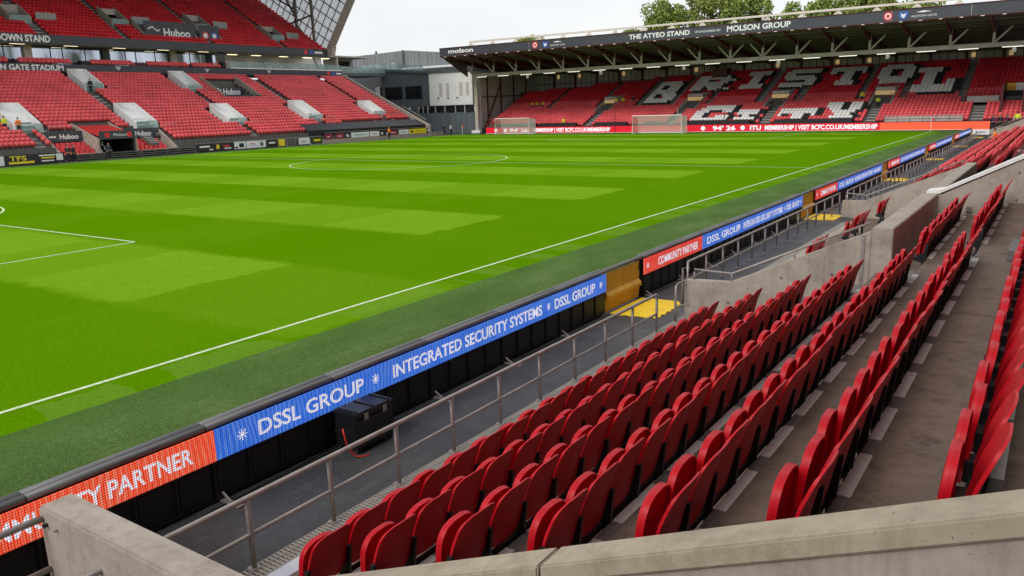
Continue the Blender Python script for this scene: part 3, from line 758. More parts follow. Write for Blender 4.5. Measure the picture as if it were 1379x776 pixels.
# ================================================================== FAR END STAND (across the far goal)
at = thing('grandstand', 'far end stand with a low dark roof and white letters picked out in its seats', 'grandstand')
TY, TZ, TS = 59.0, 1.1, .41
def az(y): return TZ+TS*(y-TY)
AX0, AX1 = -68.2, 9.4
AR = .8; NR = 23
def topy(x):      # the terrace is lower towards its left end
    return 77.4 if x > -38 else (76.0 if x > -45 else 74.8 if x > -55.5 else 73.3 if x > -64.5 else 72.0)
for k in range(NR):
    y = TY+AR*k
    xl = AX0 if y < 71.9 else -64.5 if y < 73.2 else -55.5 if y < 74.7 else -45 if y < 76 else -38
    obj('terrace_step', MB().box(xl, AX1, y-.4, y+.4, -.1, az(y)-.35), 'tread_far', at)
vom = [-48.5, -34.2, -21.4, -7.6]
full = [-59.5, -50.4, -43.2, -37.7, -24.1, -10.4, 1.45]; short = [-31.6, -18.6, -5.3]; lower = [-48.5, -34.7, -21.3, -7.8, 3.9]
def a_gap(x, y):
    if y < 63.8: return any(abs(x-c) < .72 for c in lower)
    if y > 65.2:
        if any(abs(x-c) < .52 for c in full): return True
        if y < 70.6 and any(abs(x-c) < .6 for c in short): return True
    if 63.4 < y < 69.0 and any(abs(x-c) < 1.35 for c in vom): return True
    if 63.4 < y < 65.2 and abs(x-4.0) < 2.2: return True
    if y < 69.0 and x > 6.0 and x < 8.6: return True
    return False
# mosaic letters: seat patterns, each with its extent on the terrace (x0, x1, y0, y1)
MOSAIC = [
 ((-43.0, -38.2, 66.0, 74.4), ['#######..', '########.', '###..###.', '###..###.', '########.', '########.', '###..####', '###...###', '#########', '########.']),
 ((-36.4, -30.4, 70.1, 76.0), ['########..', '#########.', '###...####', '#########.', '########..', '###.####..', '###..#####']),
 ((-28.6, -25.2, 70.3, 76.2), ['#######', '#######', '..###..', '..###..', '..###..', '#######', '#######']),
 ((-23.0, -17.9, 70.2, 76.4), ['.########', '#########', '###......', '########.', '.########', '......###', '#########', '########.']),
 ((-16.3, -11.4, 70.3, 76.4), ['#########', '#########', '#..###..#', '...###...', '...###...', '..#####..', '..#####..']),
 ((-9.6, -5.0, 70.4, 76.4), ['.#######.', '#########', '###...###', '###...###', '###...###', '#########', '.#######.']),
 ((-4.5, 0.1, 66.8, 75.0), ['#####....', '#####....', '.###.....', '.###.....', '.###.....', '.###...##', '.###...##', '#########', '#########', '#########']),
 ((-32.2, -27.0, 59.3, 64.4), ['..########', '.#########', '####....##', '###.......', '###....###', '##########']),
 ((-25.9, -22.9, 59.3, 62.8), ['#######', '#######', '..###..', '#######', '#######']),
 ((-19.8, -15.0, 59.3, 62.9), ['##########', '##########', '#...###..#', '....###...', '..######..']),
 ((-14.1, -9.4, 59.3, 64.5), ['####..####', '####..####', '.###..###.', '..######..', '...####...', '..######..', '..######..'])]
def iswhite(x, y):
    for (x0_, x1_, y0_, y1_), rows_ in MOSAIC:
        if x0_ <= x < x1_ and y0_ <= y < y1_:
            r_i = rows_[int((y1_-y)/(y1_-y0_)*len(rows_)-1e-6)]
            return r_i[min(len(r_i)-1, int((x-x0_)/(x1_-x0_)*len(r_i)))] == '#'
    return False
for k in range(NR):
    y = TY+AR*k; x = AX0+.5
    while x < AX1-.3:
        if y < topy(x)+.05 and not a_gap(x, y) and not (y < 60 and x < -66):
            yy = y+.35
            m = 2 if iswhite(x, yy-.1) else 3 if (iswhite(x-.6, yy+.5) or iswhite(x-.98, yy-.1)) and yy < 77 else 1
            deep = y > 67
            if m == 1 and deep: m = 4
            far_seat(x, y+.32, az(y)-.38, pi/2, m)
        x += .49
# aisle stair treads with pale nosings
for c, ya, yb, wd_ in [(c, 59.2, 63.6, .66) for c in lower]+[(c, 65.4, 77.3, .5) for c in full]+[(c, 65.4, 70.4, .55) for c in short]:
    s1, s2 = MB(), MB(); y = ya
    while y < min(yb, topy(c)):
        z = az(y)-.35; s1.box(c-wd_, c+wd_, y, y+.4, z-.3, z+.02); s2.box(c-wd_, c+wd_, y-.012, y+.07, z-.03, z+.032); y += .4
    obj('aisle_stair', s1, 'tread_far', at); o = tag(obj('stair_nosing', s2, 'nosing', at), kind='stuff')
for c in vom:   # vomitory portals
    pz = az(63.4)-.5
    for s in (-1, 1): obj('vomitory_wall', MB().prism([(63.3, pz), (69.3, pz), (69.3, az(69.3)+.35), (63.3, az(63.3)+.25)], 'x', c+s*1.3-.09, c+s*1.3+.09), 'clad', at)
    obj('vomitory_floor', MB().box(c-1.2, c+1.2, 63.3, 69.3, pz-.1, pz), 'tread_far', at)
    obj('vomitory_opening', MB().box(c-1.2, c+1.2, 67.8, 67.9, pz, pz+2.2), 'tarp', at)  # near-black panel standing in for the shade inside the exit
    obj('vomitory_lintel', MB().box(c-1.2, c+1.2, 67.0, 67.12, pz+1.9, pz+2.45), 'warm_panel', at)
    obj('vomitory_roof', MB().prism([(67.0, pz+2.5), (69.3, pz+2.5), (69.3, az(69.3)+.2), (67.0, pz+2.9)], 'x', c-1.2, c+1.2), 'clad', at)
obj('landing_wall', MB().box(2.3, 5.7, 64.2, 64.4, az(63.4)-.6, az(63.4)+.9), 'clad', at)
rl = MB()
for x0, x1 in ((2.0, 5.9), (-6.6, -3.8), (-20.0, -17.2), (-33, -30.2)):
    for h in (.5, 1.0): rl.tube([(x0, 64.9, az(64.9)+h), (x1, 64.9, az(64.9)+h)], .03, 6)
    for x in np.linspace(x0, x1, 4): rl.tube([(x, 64.9, az(64.9)-.2), (x, 64.9, az(64.9)+1)], .03, 6)
obj('barrier_rail', rl, 'red_white', at)
# entrance with an orange and white sign, right edge
obj('entrance_opening', MB().box(6.4, 8.3, 65.9, 66.0, az(63)-.6, az(63)+1.6), 'tarp', at)  # opaque dark panel in place of the entrance's inner shade
for s in (6.2, 8.4): obj('entrance_wall', MB().box(s-.12, s+.12, 60.5, 66.2, .5, az(64)+1.9), 'maroon', at)
obj('entrance_sign', MB().box(6.35, 7.3, 65.6, 65.7, az(63)+1.62, az(63)+2.5), 'poster_orange', at); obj('entrance_sign', MB().box(7.3, 8.25, 65.6, 65.7, az(63)+1.62, az(63)+2.5), 'white_paint', at)
gt = MB()
for i in range(9): gt.box(6.5+i*.2, 6.55+i*.2, 65.5, 65.54, az(63)-.4, az(63)+.9)
obj('entrance_gate', gt, 'beige_steel', at)
# front wall, covers, rails
obj('front_wall', MB().box(-67.5, AX1, 58.0, 58.25, 0, 1.0), 'maroon', at)
for a, b in ((-65.5, -57.5), (-57, -50.2), (-46.9, -41.5), (-38.5, -36.0), (-32.6, -23.0), (-19.6, -9.8)):
    obj('seat_cover', MB().prism([(58.3, 1.02), (58.9, 1.2), (58.9, 1.5), (58.3, 1.42)], 'x', a, b), 'tarp', at)
rl = MB()
for h in (1.35, 1.75): rl.tube([(-6, 58.4, h), (2.6, 58.4, h)], .03, 6)
for i in range(7): rl.tube([(-6+i*1.43, 58.4, .9), (-6+i*1.43, 58.4, 1.75)], .035, 6)
obj('front_rail', rl, 'galv', at)
obj('front_screen', MB().box(-6, 2.6, 58.45, 58.5, 1.0, 1.62), 'clad', at)
rl = MB()
for x in (-66.5, -64.5, -62.5, -60.5): rl.tube([(x, 59.0, 1), (x, 59.0, 2.3)], .035, 6)
for h in (1.7, 2.3): rl.tube([(-67.5, 59, h), (-58, 59, h)], .035, 6)
rl.tube([(-68, 59, .6), (-65.5, 63, 3.4)], .06, 6).tube([(-68, 59, 1.3), (-65.5, 63, 4.1)], .05, 6)
obj('corner_rail', rl, 'red_white', at)
# back wall: cladding panels between dark red columns, high windows to the left
BY = 78.2
obj('back_wall', MB().box(AX0-1, 22, BY+.25, BY+.5, 0, 10.9), 'clad', at)
for i in range(28):     # main columns every 4.43 m, cladding divided by dark posts
    x = -70.4+4.43*i
    if x > 22: break
    obj('wall_column', MB().box(x-.16, x+.16, BY-.25, BY+.12, az(topy(x))-.5, 10.6), 'maroon', at)
    for j in range(4):
        px = x+.16+j*1.03
        p_ = MB().box(px+.05, px+.98, BY+.10, BY+.2, az(topy(x+1)) if x < 9 else 8, 10.55)
        obj('wall_panel', p_, 'clad', at)
    obj('wall_mullion', MB().box(x+1.16, x+1.24, BY+.05, BY+.22, 6, 10.6).box(x+2.19, x+2.27, BY+.05, BY+.22, 6, 10.6).box(x+3.22, x+3.30, BY+.05, BY+.22, 6, 10.6), 'tarp', at)
    if i % 3 == 1 or i % 5 == 2: obj('wall_lamp', MB().box(x+.6, x+1.1, BY-.05, BY+.04, 9.0, 9.6), 'warm_panel', at)
    if x < -38: obj('window_transom', MB().box(x+.2, x+4.2, BY-.02, BY+.1, 8.0, 8.12), 'maroon', at)
obj('end_wall', MB().prism([(60.2, 0), (78.4, 0), (78.4, 10.8), (60.2, 9.6)], 'x', -69.9, -69.7), 'clad', at)
for y in (62, 66, 70, 74): obj('end_post', MB().box(-69.7, -69.5, y-.1, y+.1, 0, 9.9), 'maroon', at)
obj('wall_brace', MB().bar((-69.4, 60.5, .5), (-69.4, 66, 8.5), .18).bar((-69.4, 60.5, 6), (-69.4, 78, 6.3), .15), 'maroon', at)
# low partition steps at the left where the terrace drops
for x, y in ((-38, 76.2), (-45, 75.1), (-55.5, 73.6), (-64.5, 72.3)): obj('step_wall', MB().box(x-6, x+.1, y, y+.15, 5, az(y)+.15), 'maroon', at)
obj('control_box', MB().box(-34.6, -32.2, 74.9, 76.6, 7.2, 9.2), 'maroon', at, bevel=.03)
# roof
RX0, RX1 = -71.8, 24.0
def rz(y): return 12.22+(y-52.5)*(-.098)
obj('roof_deck', MB().prism([(52.6, rz(52.6)+.1), (BY+1, rz(BY+1)+.1), (BY+1, rz(BY+1)+.35), (52.6, rz(52.6)+.35)], 'x', RX0, RX1), 'deck', at)
pu = MB()
for y in np.arange(54, 78, 2.0): pu.box(RX0, RX1, y-.06, y+.06, rz(y)-.12, rz(y)+.09)
tag(obj('purlin', pu, 'deck', at), kind='stuff')
fa = thing('roof_fascia', 'long slate grey fascia along the front edge of the far stand roof', 'sign')
fa.parent = at
for key in ('label', 'category'): del fa[key]
obj('fascia_panel', MB().box(RX0, RX1, 52.3, 52.5, 12.42, 13.66), 'slate', fa)
obj('fascia_trim', MB().box(RX0, RX1, 52.22, 52.52, 13.662, 13.74).box(RX0, RX1, 52.22, 52.52, 12.34, 12.418), 'maroon', fa)
gl = MB()
for i in range(48):
    x = RX0+1+i*2.02; gl.box(x, x+.35, 52.2, 52.25, 12.31, 12.34)
tag(obj('edge_lamp', gl, 'tube_light', fa), kind='stuff')
obj('fascia_joint', MB().box(-54.6, -54.56, 52.285, 52.3, 12.45, 13.65).box(-5.0, -4.96, 52.285, 52.3, 12.45, 13.65).box(3.0, 3.04, 52.285, 52.3, 12.45, 13.65), 'clad', fa)
FY = 52.29
text('lettering', 'THE ATYEO STAND', 'letter', (-38.1, FY, 12.78), XP, ZP, .60, width=8.8, bold=.026, parent=fa)
text('lettering', 'SPONSORED BY', 'letter', (-28.6, FY, 12.92), XP, ZP, .26, width=3.5, parent=fa)
text('lettering', 'MOLSON GROUP', 'letter', (-24.3, FY, 12.78), XP, ZP, .66, width=8.0, bold=.026, parent=fa)
text('lettering', 'molson', 'letter', (-70.0, FY, 12.85), XP, ZP, .62, width=5.0, bold=.03, parent=fa)
for cx_ in (-54.3, -5.7):
    a, b = (-53.3, -51.4) if cx_ < -20 else (-5.2, -3.6)
    x1_, x2_ = (-53.5, -51.7) if cx_ < -20 else (-5.35, -3.75)
    obj('crest_disc', disc((x1_, FY, 13.05), .50, XP, ZP), 'crest_red', fa); obj('crest_ring', disc((x1_, FY-.01, 13.05), .34, XP, ZP), 'letter', fa); obj('crest_core', disc((x1_, FY-.02, 13.05), .2, XP, ZP), 'crest_red', fa)
    obj('badge', MB().prism([(x2_-.45, 13.5), (x2_-.5, 13.0), (x2_-.25, 12.6), (x2_, 12.55), (x2_+.25, 12.6), (x2_+.5, 13.0), (x2_+.45, 13.5), (x2_, 13.38)], 'y', FY-.012, FY), 'crest_blue', fa)
    obj('badge_face', MB().prism([(x2_-.28, 13.25), (x2_-.2, 12.9), (x2_, 12.7), (x2_+.2, 12.9), (x2_+.28, 13.25), (x2_, 13.1)], 'y', FY-.022, FY-.012), 'letter', fa)
    obj('swoosh', MB().prism([(x2_+1.3, 13.25), (x2_+2.0, 13.38), (x2_+2.9, 13.25), (x2_+2.0, 13.18)], 'y', FY-.012, FY), 'letter', fa)
    text('lettering', 'ASHTON GATE', 'letter', (x2_+.8, FY, 12.72), XP, ZP, .22, width=2.6, parent=fa)
# girder, posts, braces, rafters
CY_, CZ = 59.0, 9.55
obj('girder', MB().box(-69.9, 24, CY_-.2, CY_+.2, CZ-.28, CZ+.22), 'far_steel', at)
obj('column', MB().box(-69.95, -69.35, CY_-.3, CY_+.3, 0, CZ-.28), 'beige_steel', at, bevel=.03)
obj('column_plinth', MB().box(-70.4, -68.6, CY_-.9, CY_+.8, 0, .5), 'white_paint', at, bevel=.05)
for i in range(22):
    x = -70.4+4.43*i
    if x > 23: break
    obj('girder_post', MB().box(x-.14, x+.14, CY_-.1, CY_+.1, CZ+.2, rz(CY_)+.02), 'far_steel', at)
    if x < -20.5: obj('brace', MB().bar((x-.1, CY_, CZ+.25), (x-1.75, CY_, rz(CY_)-.1), .2), 'far_steel', at)
    if x > -27: obj('brace', MB().bar((x+.1, CY_, CZ+.25), (x+1.75, CY_, rz(CY_)-.1), .2), 'far_steel', at)
    obj('rafter', MB().prism([(52.6, rz(52.6)+.1), (BY, rz(BY)+.1), (BY, rz(BY)-.3), (60, rz(60)-.75), (52.6, rz(52.6)-.15)], 'x', x-.09, x+.09), 'maroon', at)
    obj('strip_light', MB().box(x+.9, x+3.0, CY_-.16, CY_-.06, CZ-.38, CZ-.30), 'tube_light', at)
    if i % 3 == 2: obj('speaker', MB().box(x+1.9, x+2.3, CY_+.0, CY_+.4, CZ-.95, CZ-.45), 'white_paint', at, bevel=.03)
obj('end_bracket', MB().prism([(52.6, rz(52.6)+.1), (59.2, rz(59)+.1), (59.2, 9.3)], 'x', -71.6, -71.5), 'deck', at)
# lattice rail above the roof
cw = MB().box(-70, 24, 57.9, 58.2, 14.72, 14.98)
obj('roof_truss_rail', cw, 'cream_truss', at)
for i in range(22):
    x = -69.7+4.43*i
    m_ = MB()
    for dx in (-1.5, 1.5): m_.bar((x+dx, 57.4, 13.1), (x, 58.05, 14.6), .24).bar((x+dx*.5, 58.9, 13.0), (x, 58.05, 14.6), .18)
    m_.box(x-.22, x+.22, 57.8, 58.3, rz(58)+.3, 14.55) if i == 0 or i % 4 == 0 else m_.box(x-.13, x+.13, 57.95, 58.15, rz(58)+.3, 14.55)
    obj('truss_frame', m_, 'cream_truss', at)
# led boards across the far end
fb_ = thing('led_board', 'long crimson and orange led board across the far end of the pitch', 'advertising board')
obj('board_back', MB().box(-67.4, 5.6, 57.03, 57.2, 0, .95), 'black', fb_)
obj('led_screen', MB().box(-66.5, -6.2, 57.0, 57.03, .05, .95), 'far_red', fb_); obj('led_screen', MB().box(-6.2, 5.5, 57.0, 57.03, .05, .95), 'far_orange', fb_)
for body, a, b in (('24/25', -61.8, -60.0), ('26', -59.6, -58.2), ('MEMBERSHIP | VISIT BCFC.CO.UK/MEMBERSHIP', -57.2, -43.5), ("94' 26", -27.6, -24.4), ('ITU', -22.4, -20.9), ('MEMBERSHIP | VISIT BCFC.CO.UK/MEMBERSHIP', -20.4, -6.5)):
    if body == '24/25': body = "94'"
    text('lettering', body, 'far_text', (a, 56.998, .22), XP, ZP, .56, width=b-a, bold=.03, depth=.006, parent=fb_)
for x in (-64.5, -62.6, -29.0, -23.4): obj('logo', disc((x, 56.998, .5), .3, XP, ZP, .006), 'far_text', fb_)
obj('base_strip', MB().box(-66.5, 5.5, 56.9, 57.0, 0, .05), 'white_paint', fb_)
for x in (-43.0+.6, -25.8):
    pl = thing('net_pole', 'thin dark pole standing '+('left of the main goal' if x < -40 else 'right of the main goal')+' in front of the far board', 'pole', loc=(x, 56.4, 0))
    obj('pole', MB().tube([(0, 0, 0), (0, 0, 2.9)], .05, 6), 'maroon', pl)

# ================================================================== LEFT STAND
ws = thing('grandstand', 'two-tier stand on the left with thousands of red seats and a glazed lounge level', 'grandstand')
def wz(x): return 1.9+.477*(-73.5-x)
BOX = (19.9, 25.2, -88.9, -83.4)
WR = .79; WN = 22; WY0, WY1 = -30.0, 49.3
for k in range(WN):
    x = -73.5-WR*k
    cuts = [(WY0, WY1)]
    if k <= 3: cuts = [(WY0, -9.2), (4.35, WY1)] + ([(-4.7, -.65)] if k > 9 else [])
    if k in (4, 5): cuts = [(WY0, -5.0), (-.5, WY1)]
    if -88.7 < x < -83.3: cuts = [(WY0, BOX[0]-.2), (BOX[1]+.2, WY1)]
    for a_, b_ in cuts: obj('terrace_step', MB().box(x-.4, x+.4, a_, b_, -.1, wz(x)-.38), 'tread_far', ws)
w_ais = [-23.9, -10.4, 2.0, 16.1, 29.3, 43.1]
vom_lo = [(-9.9, -81.6, -76.6), (3.2, -81.2, -76.4), (15.9, -80.7, -76.4), (29.4, -81.3, -76.6), (43.1, -80.9, -77.0)]
vom_up = [(2.9, -90.4, -86.2), (16.6, -90.4, -85.9)]
BOX = (19.9, 25.2, -88.9, -83.4)
def w_gap(x, y):
    for c in w_ais:
        if abs(y-c) < .62: return True
    for c, a, b in vom_lo:
        if a+.2 < x < b+.2 and abs(y-c) < 2.15: return True
    for c, a, b in vom_up:
        if a+.2 < x < b+.2 and abs(y-c) < 1.75: return True
    if BOX[0]-.5 < y < BOX[1]+.5 and BOX[2] < x < BOX[3]: return True
    if -9.4 < y < 4.6 and x > -76.2: return True                 # dugouts and tunnel
    if -5.2 < y < -.3 and x > -77.9: return True
    if y > 24.4 and x > -74.8-0.03*(y-24): return True         # covered front rows
    return False
for k in range(WN):
    x = -73.5-WR*k; y = WY0+.4
    while y < WY1-.5:
        if not w_gap(x, y): far_seat(x-.30, y, wz(x)-.42, 0, 1)
        y += .50
for c in w_ais:
    s1, s2 = MB(), MB(); x = -73.4
    while x > -90.6:
        for dy in (0,):
            z = wz(x)-.38
            off = 0
            for cc, a, b in vom_lo+vom_up:
                if abs(cc-c) < 2 and a-1.2 < x < b+1.2: off = 1
            for q in ((-2.0, 2.0) if off else (0,)):
                hw = .38 if off else .55
                s1.box(x-.395, x, c+q-hw, c+q+hw, z-.3, z+.04); s2.box(x-.07, x+.012, c+q-hw, c+q+hw, z-.02, z+.052)
        x -= .395
    obj('aisle_stair', s1, 'tread_far', ws); tag(obj('stair_nosing', s2, 'nosing', ws), kind='stuff')
for c, a, b, in vom_lo+vom_up:
    hw = 1.3 if a > -85 else 1.1
    a += .5
    zf = wz(b)-.7
    v = MB()
    for s in (-1, 1): obj('vomitory_wall', MB().prism([(b, zf), (b, wz(b)+.5), (a, wz(a)+.75), (a, zf)], 'y', c+s*hw-.09, c+s*hw+.09), 'white_wall', ws)
    obj('vomitory_back', MB().prism([(b-.3, zf+.1), (a, wz(a)+.3), (a-.1, wz(a)+.75), (a-.1, zf+.1)], 'y', c-hw, c+hw), 'white_wall', ws)
    obj('vomitory_glass', MB().box(b+.02, b+.05, c-hw, c+hw, zf+.1, zf+1.35), 'glass', ws)
    rl = MB().tube([(b+.6, c+hw+.3, wz(b)+.2), (b+.6, c+hw+2.0, wz(b)+.2)], .03, 6).tube([(b+.6, c+hw+.3, wz(b)-.5), (b+.6, c+hw+.3, wz(b)+.2)], .03, 6).tube([(b+.6, c+hw+2, wz(b)-.5), (b+.6, c+hw+2, wz(b)+.2)], .03, 6).tube([(a-.4, c-hw-1.4, wz(a)+.2), (a-.4, c-hw-.2, wz(a)+.2)], .03, 6).tube([(a-.4, c-hw-1.4, wz(a)-.5), (a-.4, c-hw-1.4, wz(a)+.2)], .03, 6)
    obj('barrier_rail', rl, 'galv', ws)
    obj('vomitory_notice', MB().box(a+.15, a+.9, c-hw+.1, c-hw+1.1, wz(a)+.76, wz(a)+.78), 'purple', ws)
# boxed opening with sponsor board in the tier
y0, y1, xa, xb = BOX
v = MB()
for y in (y0-.3, y1+.3): obj('box_wall', MB().prism([(xb, wz(xb)-.5), (xb, wz(xb)+.35), (xa, wz(xa)+.6), (xa, wz(xa)-.5)], 'y', y-.1, y+.1), 'conc', ws)
obj('box_floor', MB().box(xa, xb, y0-.2, y1+.2, wz(xb)-.6, wz(xb)-.3), 'tread_far', ws)
obj('box_front', MB().box(xb-.05, xb+.1, y0-.4, y1+.4, wz(xb)-.4, wz(xb)+.35), 'slate', ws)
bb = obj('sponsor_board', MB().box(xa+1.8, xa+1.9, y0+.1, y1-.1, wz(xb)-.2, wz(xa+1.9)-.3), 'slate', ws)
text('lettering', 'Huboo', 'letter', (xa+1.905, y0+2.0, wz(xb)+.55), YP, ZP, .80, width=2.9, bold=.03, parent=bb)
for i in range(4): obj('logo_dot', disc((xa+1.905, y0+.6+.32*i, wz(xb)+1.2+.18*sin(i*1.2)), .13, YP, ZP), 'letter', bb)
# end stringer wall of the lower tier
obj('end_stringer', MB().prism([(-72.2, -.1), (-72.2, 1.75), (-90.9, 10.35), (-90.9, 9.2), (-74, -.1)], 'y', 49.3, 49.75), 'conc', ws, bevel=.02)
obj('stringer_rail', MB().tube([(-73, 49.55, 2.6), (-78, 49.55, 4.9)], .04, 6), 'galv', ws)
# front apron wall
obj('front_wall', MB().box(-72.8, -72.4, 24.5, 53.5, -.05, .55), 'conc', ws)
obj('front_wall', MB().box(-73.3, -72.9, WY0, 24.5, -.05, .7), 'tread_far', ws)
st = MB()
for j in range(4): st.box(-72.9+.0, -72.35+.12*(3-j), -9, 6.5, -.05+.22*j, .05+.22*j)
obj('front_steps', st, 'tread_far', ws)
cov = thing('seat_cover', 'long black sheet covering the front seat rows at the right end of the left stand', 'cover')
obj('sheet', MB().prism([(-73.1, 1.0), (-73.3, 1.05), (-75.2, 2.55), (-75.0, 2.7), (-73.0, 1.85)], 'y', 24.6, 49.9), 'tarp', cov)
# lower fascia, lounge level
LX = -90.9
obj('lower_fascia', MB().box(LX-.4, LX, WY0, 49.0, 10.15, 11.05), 'slate', ws)
obj('fascia_capping', MB().box(LX-.42, LX+.02, 26.5, 49.0, 11.052, 11.2), 'white_wall', ws)
obj('lounge_floor', MB().box(-100, LX-.4, WY0, 50.5, 10.2, 10.5), 'conc', ws)
wl = ws
text('lettering', 'ASHTON GATE STADIUM', 'letter', (LX+.005, -8.5, 10.30), YP, ZP, .62, width=10.4, bold=.034, parent=ws)
for y in (9.0, 22.4, 33.5): obj('badge', MB().prism([(y-.4, 10.9), (y, 10.4), (y+.4, 10.9)], 'x', LX, LX+.01), 'pale_cloth', ws)
obj('crest_disc', disc((LX, 45.9, 10.65), .33, YP, ZP), 'crest_red', ws); obj('badge', disc((LX, 47.0, 10.65), .33, YP, ZP), 'crest_blue', ws); obj('sign', MB().box(LX, LX+.01, 47.6, 48.8, 10.5, 10.75), 'letter', ws)
text('lettering', 'LANSDOWN STAND', 'letter', (LX+.005, -7.6, 13.62), YP, ZP, .74, width=8.4, bold=.034, parent=ws)
obj('upper_fascia', MB().box(LX-.5, LX, WY0, 46.0, 13.42, 14.5), 'slate', ws)
obj('crest_disc', disc((LX, 41.3, 13.95), .38, YP, ZP), 'crest_red', ws); obj('badge', disc((LX, 42.5, 13.95), .38, YP, ZP), 'crest_blue', ws); obj('sign', MB().box(LX, LX+.01, 43.2, 44.9, 13.75, 14.1), 'letter', ws)
obj('lounge_ceiling', MB().box(-97, LX-.5, WY0, 46.0, 13.45, 13.6), 'beige_steel', ws)
gx = -94.0
y = WY0
i = 0
while y < 26:
    wid = [2.4, 1.5, 2.9, 2.2, .9][i % 5]
    if i % 5 == 4: obj('lounge_column', MB().box(gx-.3, gx+.5, y, y+wid, 10.5, 13.45), 'dkgrey' if i % 2 else 'clad', ws)
    else:
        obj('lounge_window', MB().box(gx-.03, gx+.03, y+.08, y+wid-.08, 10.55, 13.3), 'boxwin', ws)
        obj('window_frame', MB().box(gx-.05, gx+.07, y-.06, y+.06, 10.5, 13.45), 'slate', ws)
    y += wid; i += 1
obj('lounge_back_wall', MB().box(-97.2, -97.0, 26, 50.2, 10.5, 13.45), 'white_wall', ws)
for yy in (27.0, 33.0, 36.5, 41.5): obj('lounge_door', MB().box(-96.99, -96.94, yy, yy+1.1, 10.5, 12.7), 'beige_steel', ws)
for yy in (29.5, 34.0, 39.5, 44.5): obj('ceiling_lamp', MB().box(-95.5, -94.9, yy, yy+1.5, 13.38, 13.44), 'ceiling_lamp', ws)
for yy in np.arange(-16, 26, 6.4): obj('ceiling_lamp', MB().box(-92.6, -92.2, yy, yy+1.6, 13.38, 13.44), 'ceiling_lamp', ws)
obj('raking_column', MB().prism([(44.0, 13.45), (45.4, 13.45), (46.1, 10.5), (45.5, 10.5)], 'x', -92.6, -92.0), 'white_wall', ws)
for yy in np.arange(26.6, 49, 1.6): obj('glass_panel', MB().box(LX-.32, LX-.29, yy, yy+1.5, 11.2, 12.1), 'glass', ws)
obj('dark_entrance', MB().box(-92.5, -92.4, 25.6, 26.8, 10.5, 13.4), 'dark_window', ws)
# table groups on the open lounge
for yy in (29.2, 33.2, 36.8, 40.2, 44.0):
    tb = thing('cafe_table', 'small dark table with chairs behind the lounge glass, '+{29.2: 'leftmost', 33.2: 'second from the left', 36.8: 'in the middle', 40.2: 'second from the right', 44.0: 'rightmost'}[yy]+' of five', 'table', 'tables behind the lounge glass', loc=(-92.6, yy, 10.5))
    obj('table_top', MB().box(-.4, .4, -.5, .5, .72, .78), 'claret', tb); obj('table_leg', MB().box(-.05, .05, -.05, .05, 0, .72), 'tarp', tb)
    for s in (-1, 1): obj('chair', MB().box(-.25, .25, s*.9-.22, s*.9+.22, .4, .48).box(-.25, .25, s*1.1-.03, s*1.1+.03, .4, 1.0), 'claret' if s < 0 else 'tarp', tb)
# red box seats in front of the glazing
for ya, yb in ((-7.5, -4.0), (-2.6, 3.4), (6.2, 11.4), (14.0, 19.8), (20.9, 25.4)):
    y = ya
    while y < yb:
        for r in range(2): far_seat(-91.7-.8*r, y+.25*r, 10.82+.22*r, 0, 1)
        y += .52
# upper tier
UX, UZ, US = -91.2, 14.55, .585; UR = .8; UN = 31
def uz(x): return UZ+US*(UX-x)
for k in range(UN):
    x = UX-UR*k
    obj('terrace_step', MB().box(x-.4, x+(.4 if k else .25), WY0, 46.2, uz(x)-1.2, uz(x)-.45), 'tread_far', ws)
u_ais = [-12.4, .4, 11.0, 24.2, 37.4]
vom_u2 = [(-.6, -97.4, -94.4), (12.7, -98.4, -95.2), (25.9, -98.6, -95.6), (38.4, -96.8, -93.8)]
u_boards = [(14.9, 22.6, -95.2, -92.6), (22.9, 24.6, -93.0, -91.9)]
def u_gap(x, y):
    if any(abs(y-c) < .6 for c in u_ais): return True
    if any(a-.3 < x < b+.4 and abs(y-c) < 1.7 for c, a, b in vom_u2): return True
    return 14.2 < y < 27.2 and -95.6 < x < -92.3
for k in range(UN):
    x = UX-UR*k; y = WY0+.3
    while y < 46:
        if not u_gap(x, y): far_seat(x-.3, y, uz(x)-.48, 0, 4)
        y += .5
for c in u_ais:
    s1, s2 = MB(), MB(); x = UX
    while x > -113:
        z = uz(x)-.45; s1.box(x-.4, x, c-.5, c+.5, z-.3, z+.04); s2.box(x-.07, x+.012, c-.5, c+.5, z-.02, z+.052); x -= .4
    obj('aisle_stair', s1, 'tread_far', ws); tag(obj('stair_nosing', s2, 'nosing', ws), kind='stuff')
for c, a, b in vom_u2:
    zf = uz(b)-.6; v = MB()
    for s in (-1, 1): obj('vomitory_wall', MB().prism([(b, zf), (b, uz(b)+.45), (a, uz(a)+.6), (a, zf)], 'y', c+s*1.2-.08, c+s*1.2+.08), 'conc', ws)
    obj('vomitory_opening', MB().box(a+.3, a+.4, c-1.1, c+1.1, zf, uz(a)+.3), 'clad', ws)
    obj('vomitory_glass', MB().box(b+.02, b+.05, c-1.1, c+1.1, zf+.1, zf+1.2), 'glass', ws)
    obj('glass_screen', MB().box(b-.2, b-.16, c+1.9, c+4.4, uz(b)+.1, uz(b)+1.1), 'glass', ws)
sb = obj('sponsor_board', MB().box(-93.0, -92.9, 14.7, 22.4, 14.9, 17.3), 'slate', ws)
text('lettering', 'Huboo', 'letter', (-92.895, 17.5, 15.35), YP, ZP, 1.05, width=4.2, bold=.03, parent=sb)
for i in range(6): obj('logo_dot', disc((-92.895, 15.3+.3*i, 16.25+.22*sin(i*1.1)), .13, YP, ZP), 'letter', sb)
sb = obj('crest_board', MB().box(-93.0, -92.9, 23.2, 26.6, 14.9, 17.2), 'slate', ws)
